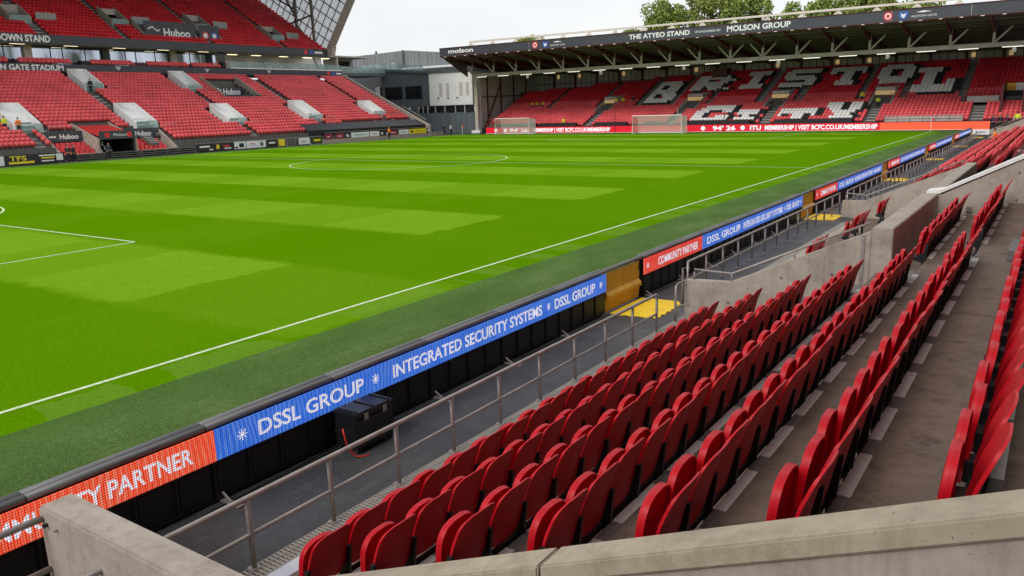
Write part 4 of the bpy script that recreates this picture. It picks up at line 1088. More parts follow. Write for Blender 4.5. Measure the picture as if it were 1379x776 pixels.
obj('crest_disc', disc((-92.895, 24.2, 15.75), .55, YP, ZP), 'crest_red', sb); obj('crest_ring', disc((-92.88, 24.2, 15.75), .36, YP, ZP), 'letter', sb)
obj('badge', disc((-92.895, 25.7, 15.75), .55, YP, ZP), 'crest_blue', sb); obj('badge_face', disc((-92.88, 25.7, 15.75), .33, YP, ZP), 'letter', sb)
for yy in (14.5, 22.7, 26.8): obj('board_end', MB().prism([(-92.2, 14.5), (-92.2, 15.0), (-95.6, 17.9), (-95.6, 16)], 'y', yy-.1, yy+.1), 'conc', ws)
# roof of the left stand, its raking end beam and the sheeted gable
GY = 46.5
A_, B_, D_ = Vector((-91.6, GY, 13.84)), Vector((-117.7, GY, 29.0)), Vector((-80.0, GY, 29.0))
e1 = (B_-A_).normalized(); e2 = (D_-A_).normalized()
obj('end_beam', MB().bar(A_+Vector((0, .0, .0)), B_, .5, 1.0, up=YP), 'gable_steel', ws)
obj('front_beam', MB().bar(A_+Vector((.2, .1, 0)), D_+Vector((.2, .1, 0)), .7, .9, up=YP), 'beige_steel', ws)
obj('front_truss', MB().bar(A_+Vector((1.2, .1, 0)), D_+Vector((1.2, .1, 0)), .16, up=YP), 'beige_steel', ws)
rg = MB()
for i in range(26):
    p = A_+e2*(i*.75)+Vector((.5, .1, 0)); q = A_+e2*(i*.75+.5)+Vector((1.2, .1, 0)); rg.bar(p, q, .12, up=YP); rg.bar(q, A_+e2*(i*.75+.75)+Vector((.5, .1, 0)), .10, up=YP)
obj('truss_lattice', rg, 'beige_steel', ws)
S1, S2 = 1.55, 1.75
L1, L2 = (B_-A_).length, (D_-A_).length
for i in range(int(L1/S1)+1):
    for j in range(int(L2/S2)+1):
        c_ = [A_+e1*(.25+(i+a)*S1)+e2*(.4+(j+b)*S2) for a, b in ((.04, .04), (.96, .04), (.96, .96), (.04, .96))]
        if max(p.z for p in c_) > 29.3: continue
        n_ = Vector((0, .04, 0)); mb = MB(); mb.add([p for p in c_]+[p+n_ for p in c_], [(0, 1, 2, 3), (7, 6, 5, 4), (0, 4, 5, 1), (1, 5, 6, 2), (2, 6, 7, 3), (3, 7, 4, 0)])
        obj('roof_sheet', mb, 'sheet', ws)
        if max(p.z for p in c_) < 27:
            d_ = MB()
            for a in (.2, .5, .8):
                for b in (.2, .5, .8):
                    p = c_[0]+(c_[1]-c_[0])*a+(c_[3]-c_[0])*b; d_.box(p.x-.05, p.x+.05, GY-.012, GY-.001, p.z-.05, p.z+.05)
            obj('sheet_fixing', d_, 'dkgrey2', ws)
gr = MB()
for i in range(int(L1/S1)+2): p = A_+e1*(.25+i*S1)+Vector((0, .07, 0)); gr.bar(p, p+e2*(L2*max(0, 1-i*S1/L1)), .13, up=YP)
for j in range(int(L2/S2)+2): p = A_+e2*(.4+j*S2)+Vector((0, .07, 0)); gr.bar(p, p+e1*(L1*max(0, 1-j*S2/L2)), .13, up=YP)
obj('sheet_frame', gr, 'slate', ws)
tm = MB(); yq = GY-.5
for p, q, w_ in (((-97.9, 28), (-97.9, 17.2), .4), ((-94.0, 28), (-93.8, 15.6), .36), ((-99.5, 19.3), (-93.9, 20.3), .25), ((-103, 24), (-97.9, 21.5), .25), ((-97.9, 19), (-94.4, 15.6), .22), ((-103, 28), (-97.9, 20.2), .25), ((-98, 26), (-94, 22.5), .22), ((-94, 26), (-91.5, 29), .22)):
    tm.bar((p[0], yq, p[1]), (q[0], yq, q[1]), w_, up=YP)
obj('gable_truss', tm, 'gable_steel', ws)
obj('roof', MB().prism([(-80, 29), (-117.7, 29.2), (-117.7, 29.8), (-80, 29.8)], 'y', -60, GY), 'deck', ws)
obj('rear_wall', MB().box(-118.5, -117.9, -60, GY, 0, 29.2), 'dkgrey', ws)
obj('beam_foot', MB().prism([(-91.8, 13.2), (-90.2, 13.2), (-89.6, 14.9), (-90.6, 15.2), (-91.8, 14.4)], 'y', 46.1, 47.0), 'beige_steel', ws, bevel=.05)

# dugouts and tunnel
for ya, yb, side, lab in ((-9.1, -4.75, 0, 'left dugout with a black Huboo board over red padded seats'), (-.6, 4.2, 1, 'right dugout with a black Huboo board over red padded seats')):
    d = thing('dugout', lab.replace('Huboo ', ''), 'dugout', 'team dugouts beside the tunnel')
    for y in (ya, yb): obj('side_wall', MB().prism([(-72.6, 0), (-76.2, 0), (-76.2, 2.9), (-75.8, 2.9), (-72.6, .9)], 'y', y-.12, y+.12), 'conc', d)
    hd = obj('header_board', MB().box(-75.9, -75.7, ya+.1, yb-.1, 2.0, 3.1), 'slate', d)
    text('lettering', 'Huboo', 'letter', (-75.695, ya+1.7, 2.3), YP, ZP, .5, width=2.0, bold=.03, parent=hd)
    for i in range(3): obj('logo_dot', disc((-75.695, ya+.7+.25*i, 2.55), .11, YP, ZP), 'letter', hd)
    for r in range(3):
        for i in range(7):
            y = ya+.5+i*.55
            obj('padded_seat', MB().box(-73.5-.8*r, -72.95-.8*r, y-.22, y+.22, .62+.33*r, .80+.33*r).box(-73.6-.8*r, -73.45-.8*r, y-.22, y+.22, .62+.33*r, 1.25+.33*r), 'seat_far', d, bevel=.03)
    obj('dugout_floor', MB().box(-76.2, -72.7, ya, yb, 0, .3), 'tread_far', d)
    rl = MB()
    for y in np.linspace(ya+.3, yb+.1, 4): rl.tube([(-72.35, y, 0), (-72.35, y, .75)], .03, 6)
    rl.tube([(-72.35, ya+.3, .75), (-72.35, yb+.1, .75)], .03, 6)
    obj('front_rail', rl, 'galv', d)
tn = thing('players_tunnel', 'black players tunnel with a white studded edge between the two dugouts', 'tunnel')
obj('tunnel_inside', MB().box(-77.2, -77.1, -4.6, -.9, 0, 2.6).box(-77.2, -73.0, -4.7, -4.6, 0, 2.5).box(-77.2, -72.9, -.95, -.85, 0, 2.5).box(-77.2, -73.0, -4.6, -.9, .0, .04), 'tarp', tn)
obj('canopy', MB().prism([(-72.7, 2.45), (-78.0, 3.5), (-78.0, 3.62), (-72.7, 2.6)], 'y', -4.75, -.7), 'red_white', tn)
hd = obj('header_board', MB().box(-72.72, -72.6, -4.75, -.7, 2.1, 3.0), 'slate', tn)
obj('crest_disc', disc((-72.598, -3.9, 2.55), .3, YP, ZP), 'crest_red', hd); obj('crest_disc', disc((-72.598, -1.4, 2.55), .3, YP, ZP), 'crest_red', hd)
text('lettering', 'Molson', 'letter', (-72.595, -3.2, 2.4), YP, ZP, .32, width=1.5, parent=hd)
sd_ = MB()
for i in range(9): q = disc((-72.9-.05*(i % 2), -4.62+.12*(i % 2)+.10*i, 2.0-.22*i), .06, YP, ZP); sd_.add(q.v, q.f)
obj('studded_edge', sd_, 'letter', tn)
obj('tunnel_wall', MB().prism([(-72.7, 0), (-78, 0), (-78, 3.9), (-72.7, 2.2)], 'y', -4.95, -4.77), 'conc', tn); obj('tunnel_wall', MB().prism([(-72.7, 0), (-78, 0), (-78, 3.9), (-72.7, 2.2)], 'y', -.7, -.52), 'conc', tn)

# pitch side banners of the left stand
def banner(label, y0, y1, z0, z1, mat, marks=(), x=-72.3):
    b = thing('banner', label, 'banner', 'banners along the front of the left stand')
    p = obj('vinyl', MB().box(x-.04, x, y0, y1, z0, z1), mat, b)
    for kind, m_, a, b_, c, d in marks:
        if kind == 'r': obj('print', MB().box(x, x+.008, a, b_, c, d), m_, p)
        else: text('lettering', kind, m_, (x+.001, a, c), YP, ZP, d-c, width=b_-a, bold=.02, parent=p, depth=.008)
    return b
banner('black banner with large yellow and white lettering, leftmost of the left stand', -14.6, -8.9, .1, 1.05, 'ad_black', [('TFS', 'gold', -14.2, -12.6, .5, .95), ('r', 'gold', -14.3, -11.9, .18, .40), ('r', 'letter', -11.4, -8.2-1.6, .80, .92), ('r', 'gold', -11.2, -9.9, .55, .68), ('r', 'letter', -11.2, -10, .26, .38)])
banner('white banner at the extreme left edge of the picture', -19.5, -14.7, .1, 1.0, 'ad_white', [('r', 'crest_blue', -16.5, -15.6, .3, .7)])
banner('white square panel beside the yellow and black banner', -9.75, -9.1, .3, .95, 'ad_white', x=-72.2)
bl = [(6.6, 9.0, 'ad_black', 'black banner with white script left of the front row', [('r', 'letter', 7.0, 8.4, .55, .75), ('r', 'letter', 8.3, 8.8, .2, .35)]),
      (9.1, 9.9, 'ad_black', 'narrow black banner with a gold mark', [('r', 'gold', 9.3, 9.7, .3, .8)]),
      (10.0, 11.8, 'ad_black', 'black banner with small red and white print', [('r', 'crest_red', 10.3, 11.2, .5, .7), ('r', 'letter', 10.4, 11.4, .25, .38)]),
      (11.9, 13.6, 'ad_white', 'white banner with a black diamond drawing', [('r', 'ad_black', 12.6, 13.3, .3, .8), ('r', 'ad_black', 12.0, 12.4, .2, .4)]),
      (13.7, 16.7, 'ad_white', 'white banner with faint print below the centre of the left stand', [('r', 'crest_red', 14.2, 15.0, .62, .70), ('r', 'crest_blue', 14.2, 15.2, .45, .5), ('r', 'dkgrey2', 15.8, 16.3, .3, .8)]),
      (16.9, 18.6, 'ad_black', 'black banner with white script beside the yellow panel', [('r', 'letter', 17.2, 18.2, .5, .7)]),
      (18.8, 19.8, 'ad_yellow', 'small plain yellow panel at the foot of the stairs', []),
      (22.2, 25.0-.9, 'ad_white', 'white banner just left of the black covered rows', [('r', 'dkgrey2', 22.6, 23.4, .5, .58), ('r', 'dkgrey2', 22.6, 23.2, .35, .4)]),
      (24.2, 26.3, 'ad_green', 'dark green banner with a yellow mark', [('r', 'gold', 24.8, 26.0, .4, .7)])]
for a, b, m_, lab, mk in bl: banner(lab, a, b, .12, .98, m_, mk)
b2 = [(27.0, 28.3, 'claret', 'dark claret banner at the left end of the black covered rows'), (29.0, 30.6, 'claret', 'claret and black banner second along the covered rows'), (30.8, 31.8, 'ad_black', 'black and white banner beside the claret one'), (32.0, 35.6, 'ad_white', 'long white banner below the black cover'), (35.8, 37.8, 'ad_white', 'white banner with a dividing line below the black cover'),
      (38.0, 39.9, 'ad_black', 'black banner with white circles left of the orange steward'), (40.1, 41.8, 'claret', 'dark red banner behind the orange steward'), (42.2, 44.4, 'ad_white', 'white banner right of the orange steward'), (44.6, 48.6, 'ad_yellow', 'long yellow banner near the end of the left stand'), (48.8, 50.2, 'ad_black', 'black and white banner after the yellow one')]
for a, b, m_, lab in b2:
    mk = []
    if m_ == 'ad_white': mk = [('r', 'crest_blue', a+.4, b-.5, .75+.1, .80+.1), ('r', 'dkgrey2', a+.5, b-.9, .98, 1.02)]
    if m_ == 'ad_black': mk = [('r', 'letter', a+.2, a+.6, .75, 1.1), ('r', 'letter', b-.6, b-.2, .7, .95)]
    if m_ == 'ad_yellow': mk = [('r', 'ad_black', a+.3, a+.9, .75, 1.05), ('r', 'ad_black', a+1.5, b-.9, .88, .93)]
    if m_ == 'claret': mk = [('r', 'letter', a+.3, b-.5, .85, .95)]
    banner(lab, a, b, .56, 1.28, m_, mk, x=-72.35)
for y in list(np.arange(6.8, 26, 1.55)): pass
fr = thing('guard_rail', 'low rail with posts behind the banners of the left stand', 'railing')
rl = MB().tube([(-72.5, 6.6, 1.05), (-72.5, 26.4, 1.05)], .03, 6).tube([(-72.5, 27, 1.45), (-72.5, 50, 1.45)], .03, 6)
for y in np.arange(6.8, 26, 1.5): rl.tube([(-72.5, y, 0), (-72.5, y, 1.05)], .035, 6)
obj('rail', rl, 'galv', fr)

# ================================================================== CORNER BUILDINGS
cbd = thing('office_building', 'dark grey corner building with dark windows and a glass-edged roof terrace', 'building')
FYb = 62.0
obj('wall', MB().add([(-94, FYb, -.1), (-82.3, FYb, -.1), (-82.3, FYb, 10.72), (-94, FYb, 11.6), (-110.5, 70, -.1), (-110.5, 70, 12.1), (-82.3, 75, -.1), (-82.3, 75, 10.72)],
    [(0, 1, 2, 3), (4, 0, 3, 5), (1, 6, 7, 2), (3, 2, 7, 5)]), 'dkgrey2', cbd)
obj('side_wall', MB().add([(-94.02, FYb-.03, 0), (-94.02, FYb-.03, 11.5), (-110.4, 69.9, 12), (-110.4, 69.9, 0), (-94.2, FYb+.1, 0), (-94.2, FYb+.1, 11.5), (-110.4, 70.1, 12), (-110.4, 70.1, 0)], [(0, 1, 2, 3), (4, 5, 6, 7), (0, 1, 5, 4), (1, 2, 6, 5), (2, 3, 7, 6), (0, 3, 7, 4)]), 'dkgrey', cbd)  # shade of this side painted in as a darker grey than the front
obj('parapet', MB().add([(-94.3, FYb-.35, 11.35), (-82.0, FYb-.35, 10.5), (-82.0, FYb-.35, 10.85), (-94.3, FYb-.35, 11.85), (-94.3, FYb, 11.35), (-82.0, FYb, 10.5), (-82.0, FYb, 10.85), (-94.3, FYb, 11.85)], [(0, 1, 2, 3), (4, 5, 6, 7), (0, 1, 5, 4), (3, 2, 6, 7), (0, 3, 7, 4), (1, 2, 6, 5)]), 'hoard', cbd)
obj('parapet', MB().bar((-94.2, FYb-.2, 11.6), (-110.6, 69.8, 12.1), .4, .5), 'hoard', cbd)
for xa, xb in ((-93.3, -88.9), (-88.3, -84.2)):
    wn = obj('window', MB().box(xa, xb, FYb-.04, FYb-.005, 5.85+.25, 8.35+.15), 'slate', cbd)
    obj('pane', MB().box(xa+.12, xb-.12, FYb-.07, FYb-.041, 6.2, 8.38), 'dark_window', wn)
dv = (Vector((-110.5, 70, 0))-Vector((-94, FYb, 0))).normalized()
wn = obj('window', MB().bar(Vector((-94.6, FYb+.2, 7.35))-Vector((0, .1, 0)), Vector((-94.6, FYb+.2, 7.35))+dv*2.4-Vector((0, .1, 0)), .12, 2.5), 'dark_window', cbd)
for x in (-92.0, -89.7, -87.3, -84.9, -82.9): obj('wall_light', MB().box(x-.17, x+.17, FYb-.25, FYb-.01, 4.25, 4.6), 'letter' if x in (-89.7, -87.3) else 'clad', cbd, bevel=.04)
js = MB()
for x in np.arange(-92.6, -82.6, 1.6): js.box(x, x+.03, FYb-.012, FYb-.001, 0, 10.3)
tag(obj('cladding_joint', js, 'dkgrey', cbd), kind='stuff')
for i in range(14):
    p = Vector((-94.2, FYb-.1, 11.8)); 
    x = -94.2-i*1.15
    if i < 8:
        q0 = Vector((-94.2, FYb-.1, 11.85))+dv*i*1.5; obj('glass_panel', MB().bar(q0+Vector((0, 0, .5)), q0+dv*1.4+Vector((0, 0, .5)), .03, 1.1), 'glass', cbd)
    if i < 7:
        x = -94.0+i*1.5; zt = 11.75-.075*(x+94); obj('glass_panel', MB().box(x, x+1.4, FYb-.12, FYb-.09, zt, zt+1.0), 'glass', cbd)
for i, x in enumerate((-103, -101.5, -99.5, -98.2, -96.6, -95.2, -92.8)): obj('terrace_furniture', MB().box(x-.3, x+.3, 67-.3+(0 if i < 6 else -3), 67+.3+(0 if i < 6 else -3), 11.9, 12.9), 'letter', cbd)
wbd = thing('office_building', 'white rendered block with four slim vertical recesses beside the far stand', 'building')
obj('upper_wall', MB().box(-82.28, -72.6, FYb-.3, 75, 4.8, 10.45), 'white_wall', wbd, bevel=.05)
obj('roof_edge', MB().box(-82.4, -72.4, FYb-.5, 75, 10.45, 10.85), 'hoard', wbd)
for x in (-80.0, -78.4, -75.4, -74.0): 
    sl2 = MB()
    for j in range(12): sl2.box(x, x+.75, FYb-.325, FYb-.30, 6.4+j*.19, 6.52+j*.19)
    obj('louvre', sl2, 'clad', wbd)
for x in (-80.2, -78.0, -75.9): obj('wall_light', MB().box(x-.14, x+.14, FYb-.5, FYb-.31, 6.0, 6.2), 'dkgrey', wbd)
obj('glazed_wall', MB().box(-85.2, -74.5, FYb-.02, FYb+.05, 2.0, 4.78), 'dark_window', wbd)
for x in (-85.2, -84.1, -83.0, -81.2, -79.0, -76.6, -74.5): obj('mullion', MB().box(x-.09, x+.09, FYb-.16, FYb-.03, 2.0, 4.78), 'clad', wbd)
obj('glazing_bar', MB().box(-82.5, -80.6, FYb-.14, FYb-.06, 3.3, 3.5).box(-76.5, -74.6, FYb-.14, FYb-.06, 3.3, 3.5), 'letter', wbd)
zb_ = thing('office_building', 'large zinc-roofed building rising behind the corner blocks', 'building')
obj('roof_block', MB().prism([(-122, 8), (-122, 15.6), (-110, 15.85), (-100.6, 16.1), (-99, 16.0), (-86.5, 14.75), (-73, 11.7), (-73, 8)], 'y', 76, 92), 'zinc', zb_)
sm = MB()
for x in np.arange(-121, -73.5, 1.1):
    zt = np.interp(x, [-122, -110, -100.6, -99, -86.5, -73], [15.6, 15.85, 16.1, 16, 14.75, 11.7]); sm.box(x, x+.06, 75.9, 76.0, 8, zt)
tag(obj('standing_seam', sm, 'clad', zb_), kind='stuff')
obj('corner_trim', MB().box(-100.9, -100.5, 75.7, 76, 8, 16.15), 'dkgrey2', zb_)
obj('gutter', MB().box(-100, -82, 74.6, 75.5, 12.25, 12.6), 'letter', zb_)
obj('roof_vent', MB().box(-109.5, -109.2, 77, 77.3, 15.8, 16.5), 'dkgrey', zb_)
kz = thing('roof_kiosk', 'small cream room with a dark screen at the corner of the left stand terrace', 'kiosk')
obj('wall', MB().box(-97.5, -97.3, 51, 58, 10.9, 13.6), 'beige_steel', kz); obj('roof', MB().box(-97.8, -93.5, 50.4, 58.6, 13.6, 13.85), 'beige_steel', kz)
obj('screen', MB().box(-97.28, -97.2, 54.4, 57.2, 12.0, 13.2), 'dark_window', kz); obj('print', MB().box(-97.19, -97.18, 54.9, 56.7, 12.05, 12.3), 'letter', kz)
obj('corner_post', MB().box(-93.8, -93.5, 50.5, 50.8, 11, 13.6), 'beige_steel', kz); obj('ceiling_lamp', MB().box(-95.3, -94.3, 47.6, 49.6, 13.3, 13.38), 'ceiling_lamp', kz)
obj('deck', MB().box(-99, -92.5, 49.9, 61.5, 10.4, 10.9), 'hoard', kz)
for yy in np.arange(50.2, 61, 1.5): obj('glass_panel', MB().box(-92.62, -92.59, yy, yy+1.4, 10.95, 12.0), 'glass', kz)
hb = thing('hoarding', 'curved grey hoarding closing the corner between the two stands', 'fence')
pts = [(-89.5, 61.2), (-86, 60.2), (-82.5, 59.6), (-79, 59.4), (-76, 59.5), (-72.8, 60.2), (-70.4, 61.2)]
for (xa, ya), (xb, yb) in zip(pts, pts[1:]):
    for j in range(3):
        p = Vector((xa, ya, 1.75)).lerp(Vector((xb, yb, 1.75)), (j+.02)/3); q = Vector((xa, ya, 1.75)).lerp(Vector((xb, yb, 1.75)), (j+.98)/3)
        obj('panel', MB().bar(p, q, .08, 3.5), 'hoard' if (j+int(xa)) % 4 else 'dkgrey2', hb)
obj('top_trim', MB().bar((-82.5, 59.6, 3.55), (-76, 59.5, 3.55), .14, .1), 'dkgrey', hb)
struct('corner_road', MB().box(-90, -69.9, 56.7, 61, -.11, -.03), 'path')

# ================================================================== TREES beyond the far stand
def tree(label, x, y, h, rx_, rzc, z_c, mat, seed, n=11000, leaf=.34):
    rg_ = np.random.RandomState(seed); t = thing('tree', label, 'tree', 'trees showing above the far stand roof', loc=(x, y, 0))
    obj('trunk', MB().tube([(0, 0, 0), (.2, 0, h*.3), (0, .2, h*.55), (.1, 0, h*.75)], [.55, .42, .3, .15], 8), 'bark', t, smooth=True)
    lm = MB()
    blobs = []
    for i in range(44):
        a = rg_.uniform(0, 2*pi); q = rg_.uniform(.25, 1)**.6; zz = rg_.uniform(-1, 1)
        c = np.array([cos(a)*q*rx_*.8*math.sqrt(1-zz*zz*.7), sin(a)*q*rx_*.8*math.sqrt(1-zz*zz*.7), z_c+zz*rzc*.78]); blobs.append((c, rg_.uniform(.14, .30)*rx_))
        if i < 9: lm.tube([(0, .1, h*.45), tuple(c*np.array([.5, .5, 1])+np.array([0, 0, -1])), tuple(c)], [.18, .1, .04], 5)
    obj('limb', lm, 'bark', t)
    cs = np.array([b[0] for b in blobs]); rs = np.array([b[1] for b in blobs])
    k = rg_.randint(0, len(blobs), n); d = rg_.normal(size=(n, 3)); d /= np.linalg.norm(d, axis=1)[:, None]
    P_ = cs[k]+d*(rs[k]*rg_.uniform(.55, 1.12, n))[:, None]
    u = rg_.normal(size=(n, 3)); u /= np.linalg.norm(u, axis=1)[:, None]; v = np.cross(u, rg_.normal(size=(n, 3))); v /= np.linalg.norm(v, axis=1)[:, None]
    s = leaf*rg_.uniform(.5, 1.25, n)[:, None]
    V = np.stack([P_-u*s, P_+v*s*.6, P_+u*s, P_-v*s*.6], 1).reshape(-1, 3)
    me = bpy.data.meshes.new('crown'); me.from_pydata(V.tolist(), [], np.arange(4*n).reshape(n, 4).tolist()); me.materials.append(M[mat])
    link('crown', me, t)
for i, (x, y, h, r_x, rc, zc, mt_, lab) in enumerate([
    (-58.5, 112, 24, 6.6, 7.2, 18.4, 'leaf', 'broad green tree at the left of the clump above the roof lettering'),
    (-49.5, 113, 26, 7.4, 7.6, 20.4, 'leaf2', 'tall green tree second in the clump above the roof'),
    (-41.5, 111, 25, 6.2, 7.0, 19.2, 'leaf', 'rounded green tree at the right of the clump above the roof'),
    (-29.0, 112, 21, 6.6, 5.4, 17.6, 'leaf', 'lower green tree beyond the right half of the roof'),
    (-19.5, 113, 22, 6.4, 5.2, 18.2, 'leaf2', 'yellowish green tree behind the lattice rail at the right'),
    (-9.0, 110, 21, 6.0, 4.2, 16.4, 'leaf', 'small part of a green crown near the right end of the roof'),
    (-93.0, 112, 20, 5.4, 3.2, 16.5, 'leaf2', 'low olive tree just topping the left end of the roof'),
    (-66.5, 113, 20, 4.6, 3.6, 16.0, 'leaf2', 'low olive tree between the lattice frames left of the big clump')]):
    tree(lab, x, y, h, r_x, rc, zc, mt_, 20+i)
gb_ = thing('shrub', 'patch of bright green foliage between the white block and the far stand', 'shrub')
rg_ = np.random.RandomState(2); n = 500; P_ = rg_.uniform(-1, 1, (n, 3))*np.array([1.6, .8, 1.4])+np.array([-73.5, 66, 3.4]); u = rg_.normal(size=(n, 3))*.2; v = rg_.normal(size=(n, 3))*.15
me = bpy.data.meshes.new('foliage'); me.from_pydata(np.stack([P_-u, P_+v, P_+u, P_-v], 1).reshape(-1, 3).tolist(), [], np.arange(4*n).reshape(n, 4).tolist()); me.materials.append(M['leaf2']); link('foliage', me, gb_)

# ================================================================== PEOPLE
def person(label, loc, rz_, top, legs, pose='stand', hat=None, group=None, vest=None):
    t = thing('person', label, 'person', group, loc=loc, rz=rz_)      # faces local -Y
    s = 1.0
    if pose == 'stand':
        hip, kneeL, kneeR, footL, footR = .92, (-.11, -.02, .50), (.11, -.03, .50), (-.13, 0, .06), (.14, -.04, .06)
        chest = (0, .0, 1.38); neck = (0, .0, 1.52); head = (0, -.02, 1.66)
        elL, hL, elR, hR = (-.27, .03, 1.12), (-.26, -.10, .88), (.27, .03, 1.12), (.24, -.16, .92)
        hp = (0, 0, .92)
    elif pose == 'reach':
        hip, kneeL, kneeR, footL, footR = .92, (-.12, -.02, .50), (.12, -.04, .50), (-.16, .02, .06), (.18, -.1, .06)
        chest = (0, -.06, 1.36); neck = (0, -.08, 1.50); head = (0, -.12, 1.64)
        elL, hL, elR, hR = (-.27, -.12, 1.16), (-.16, -.36, 1.12), (.27, -.10, 1.16), (.14, -.36, 1.2); hp = (0, 0, .92)
    else:
        kneeL, kneeR, footL, footR = (-.13, -.42, .50), (.13, -.42, .50), (-.13, -.45, .06), (.15, -.50, .06)
        chest = (0, -.08, .90); neck = (0, -.13, 1.03); head = (0, -.18, 1.17)
        elL, hL, elR, hR = (-.28, -.18, .70), (-.12, -.42, .62), (.28, -.18, .70), (.10, -.44, .60); hp = (0, 0, .48)
    def skinned(name, verts, edges, rad, mat, parent):
        me = bpy.data.meshes.new(name); me.from_pydata(verts, edges, []); me.materials.append(M[mat])
        o = link(name, me, parent); md = o.modifiers.new('skin', 'SKIN'); md.use_smooth_shade = True
        if not me.skin_vertices: return o
        for i, r in enumerate(rad): me.skin_vertices[0].data[i].radius = r if isinstance(r, tuple) else (r, r)
        me.skin_vertices[0].data[0].use_root = True
        o.modifiers.new('sub', 'SUBSURF').levels = 1; o.modifiers['sub'].render_levels = 1
        return o
    sL, sR = (-.19, chest[1], chest[2]+.05), (.19, chest[1], chest[2]+.05); hpL, hpR = (-.10, hp[1], hp[2]-.05), (.10, hp[1], hp[2]-.05)
    chin = (head[0], head[1]-.03, head[2]-.07); crown = (head[0], head[1]+.01, head[2]+.09)
    V = [hp, chest, neck, chin, head, crown, sL, elL, hL, sR, elR, hR, hpL, kneeL, footL, hpR, kneeR, footR]
    V += [(hL[0], hL[1]-.05, hL[2]-.07), (hR[0], hR[1]-.05, hR[2]-.07), (footL[0], footL[1]-.16, .04), (footR[0], footR[1]-.16, .04), (head[0], head[1]-.11, head[2]-.01)]
    E_ = [(0, 1), (1, 2), (2, 3), (3, 4), (4, 5), (1, 6), (6, 7), (7, 8), (1, 9), (9, 10), (10, 11), (0, 12), (12, 13), (13, 14), (0, 15), (15, 16), (16, 17), (8, 18), (11, 19), (14, 20), (17, 21), (4, 22)]
    R = [.12, .13, .05, .065, .085, .06, .05, .038, .03, .05, .038, .03, .075, .05, .04, .075, .05, .04, .032, .032, .035, .035, .02]
    skinned('body', V, E_, R, 'skin', t)
    skinned('jacket', [(hp[0], hp[1], hp[2]+.02), ((hp[0]+chest[0])/2, (hp[1]+chest[1])/2, (hp[2]+chest[2])/2), chest, sL, elL, tuple(np.array(elL)*.25+np.array(hL)*.75), sR, elR, tuple(np.array(elR)*.25+np.array(hR)*.75), (neck[0], neck[1], neck[2]-.04)],
            [(0, 1), (1, 2), (2, 3), (3, 4), (4, 5), (2, 6), (6, 7), (7, 8), (2, 9)], [(.185, .13), (.18, .135), (.185, .14), .085, .06, .05, .085, .06, .05, .07], top, t)
    skinned('trousers', [hp, hpL, kneeL, footL, hpR, kneeR, footR], [(0, 1), (1, 2), (2, 3), (0, 4), (4, 5), (5, 6)], [(.16, .125), .105, .075, .065, .105, .075, .065], legs, t)
    hm = bmesh.new(); bmesh.ops.create_icosphere(hm, subdivisions=2, radius=.108); 
    for v_ in list(hm.verts):
        if v_.co.y < -.03 and v_.co.z < .045: hm.verts.remove(v_)
    bmesh.ops.translate(hm, verts=hm.verts, vec=(head[0], head[1]+.012, head[2]+.025)); me = bpy.data.meshes.new('hair'); hm.to_mesh(me); hm.free(); me.materials.append(M[hat or 'hair']); link('hair', me, t)
    return t
FE = pi/2      # facing +X (towards the camera side) for people on the left
person('person in an orange vest standing on the left stand steps with a white top', (-76.6, -10.9, wz(-76.6)-.45), FE, 'hi_orange', 'dark_cloth')
person('person in a yellow vest standing beside the one in orange on the left', (-77.3, -11.9, wz(-77.0)-.45), FE, 'hi_yellow', 'dark_cloth')
person('person in dark clothes standing in front of the left dugout', (-72.0, -8.6, 0), FE*.6, 'dark_cloth', 'dark_cloth')
person('second person in dark clothes close beside the left dugout', (-72.1, -8.0, 0), FE*1.4, 'dark_cloth', 'dark_cloth')
person('person in dark clothes by the tunnel mouth', (-72.0, -4.3, 0), FE, 'navy', 'dark_cloth')
person('person in a black suit standing by the upper exit of the left stand', (-86.0, 2.3, wz(-86.0)-.5), FE, 'dark_cloth', 'dark_cloth')
person('person in an orange coat standing at the touchline below the black cover', (-70.9, 38.4, 0), FE+pi, 'hi_orange', 'dark_cloth', hat='hi_orange')
person('person in a black coat at the far left corner', (-71.0, 51.6, 0), FE, 'dark_cloth', 'dark_cloth')
person('person in a pale coat standing next to the black coat in the corner', (-70.4, 52.6, 0), FE, 'pale_cloth', 'dark_cloth')
person('person in dark clothes standing in the lounge opening', (-91.9, 26.2, 10.5), FE, 'dark_cloth', 'dark_cloth')
person('person in a pale shirt sitting by the lounge glass', (-91.9, 24.6, 10.7), FE, 'pale_cloth', 'dark_cloth', 'sit')
person('person in a yellow top sitting in the far stand left of the mosaic', (-47.5, 67.0, az(67.0)-.4), 0, 'yellow_top', 'dark_cloth', 'sit')
person('second person in a yellow top sitting in the far stand left of the mosaic', (-46.3, 67.0, az(67.0)-.4), 0, 'yellow_top', 'dark_cloth', 'sit')
person('person in dark clothes sitting in the far stand beside two yellow tops', (-44.6, 67.3, az(67.3)-.4), 0, 'dark_cloth', 'dark_cloth', 'sit')
for i, x in enumerate((-63.4, -62.4, -61.2)): person('person in a yellow top, '+['leftmost', 'middle', 'rightmost'][i]+' of three sitting left in the far stand', (x, 66.5, az(66.5)-.4), 0, 'yellow_top', 'dark_cloth', 'sit', group='three people in yellow tops in the far stand')
person('person in a yellow top behind the far board between the goals', (-52.6, 58.7, .6), 0, 'yellow_top', 'dark_cloth')
person('person in black standing in the centre exit of the far stand', (-21.9, 64.0, az(63.4)-.5), 0, 'dark_cloth', 'dark_cloth')
person('person in dark red standing deeper in the centre exit of the far stand', (-20.7, 66.2, az(63.4)-.5), 0, 'claret', 'dark_cloth')
person('person in a bright yellow jacket on the stairs left of the right-hand exit', (-10.1, 65.3, az(65.3)-.5), 0, 'yellow_top', 'dark_cloth')
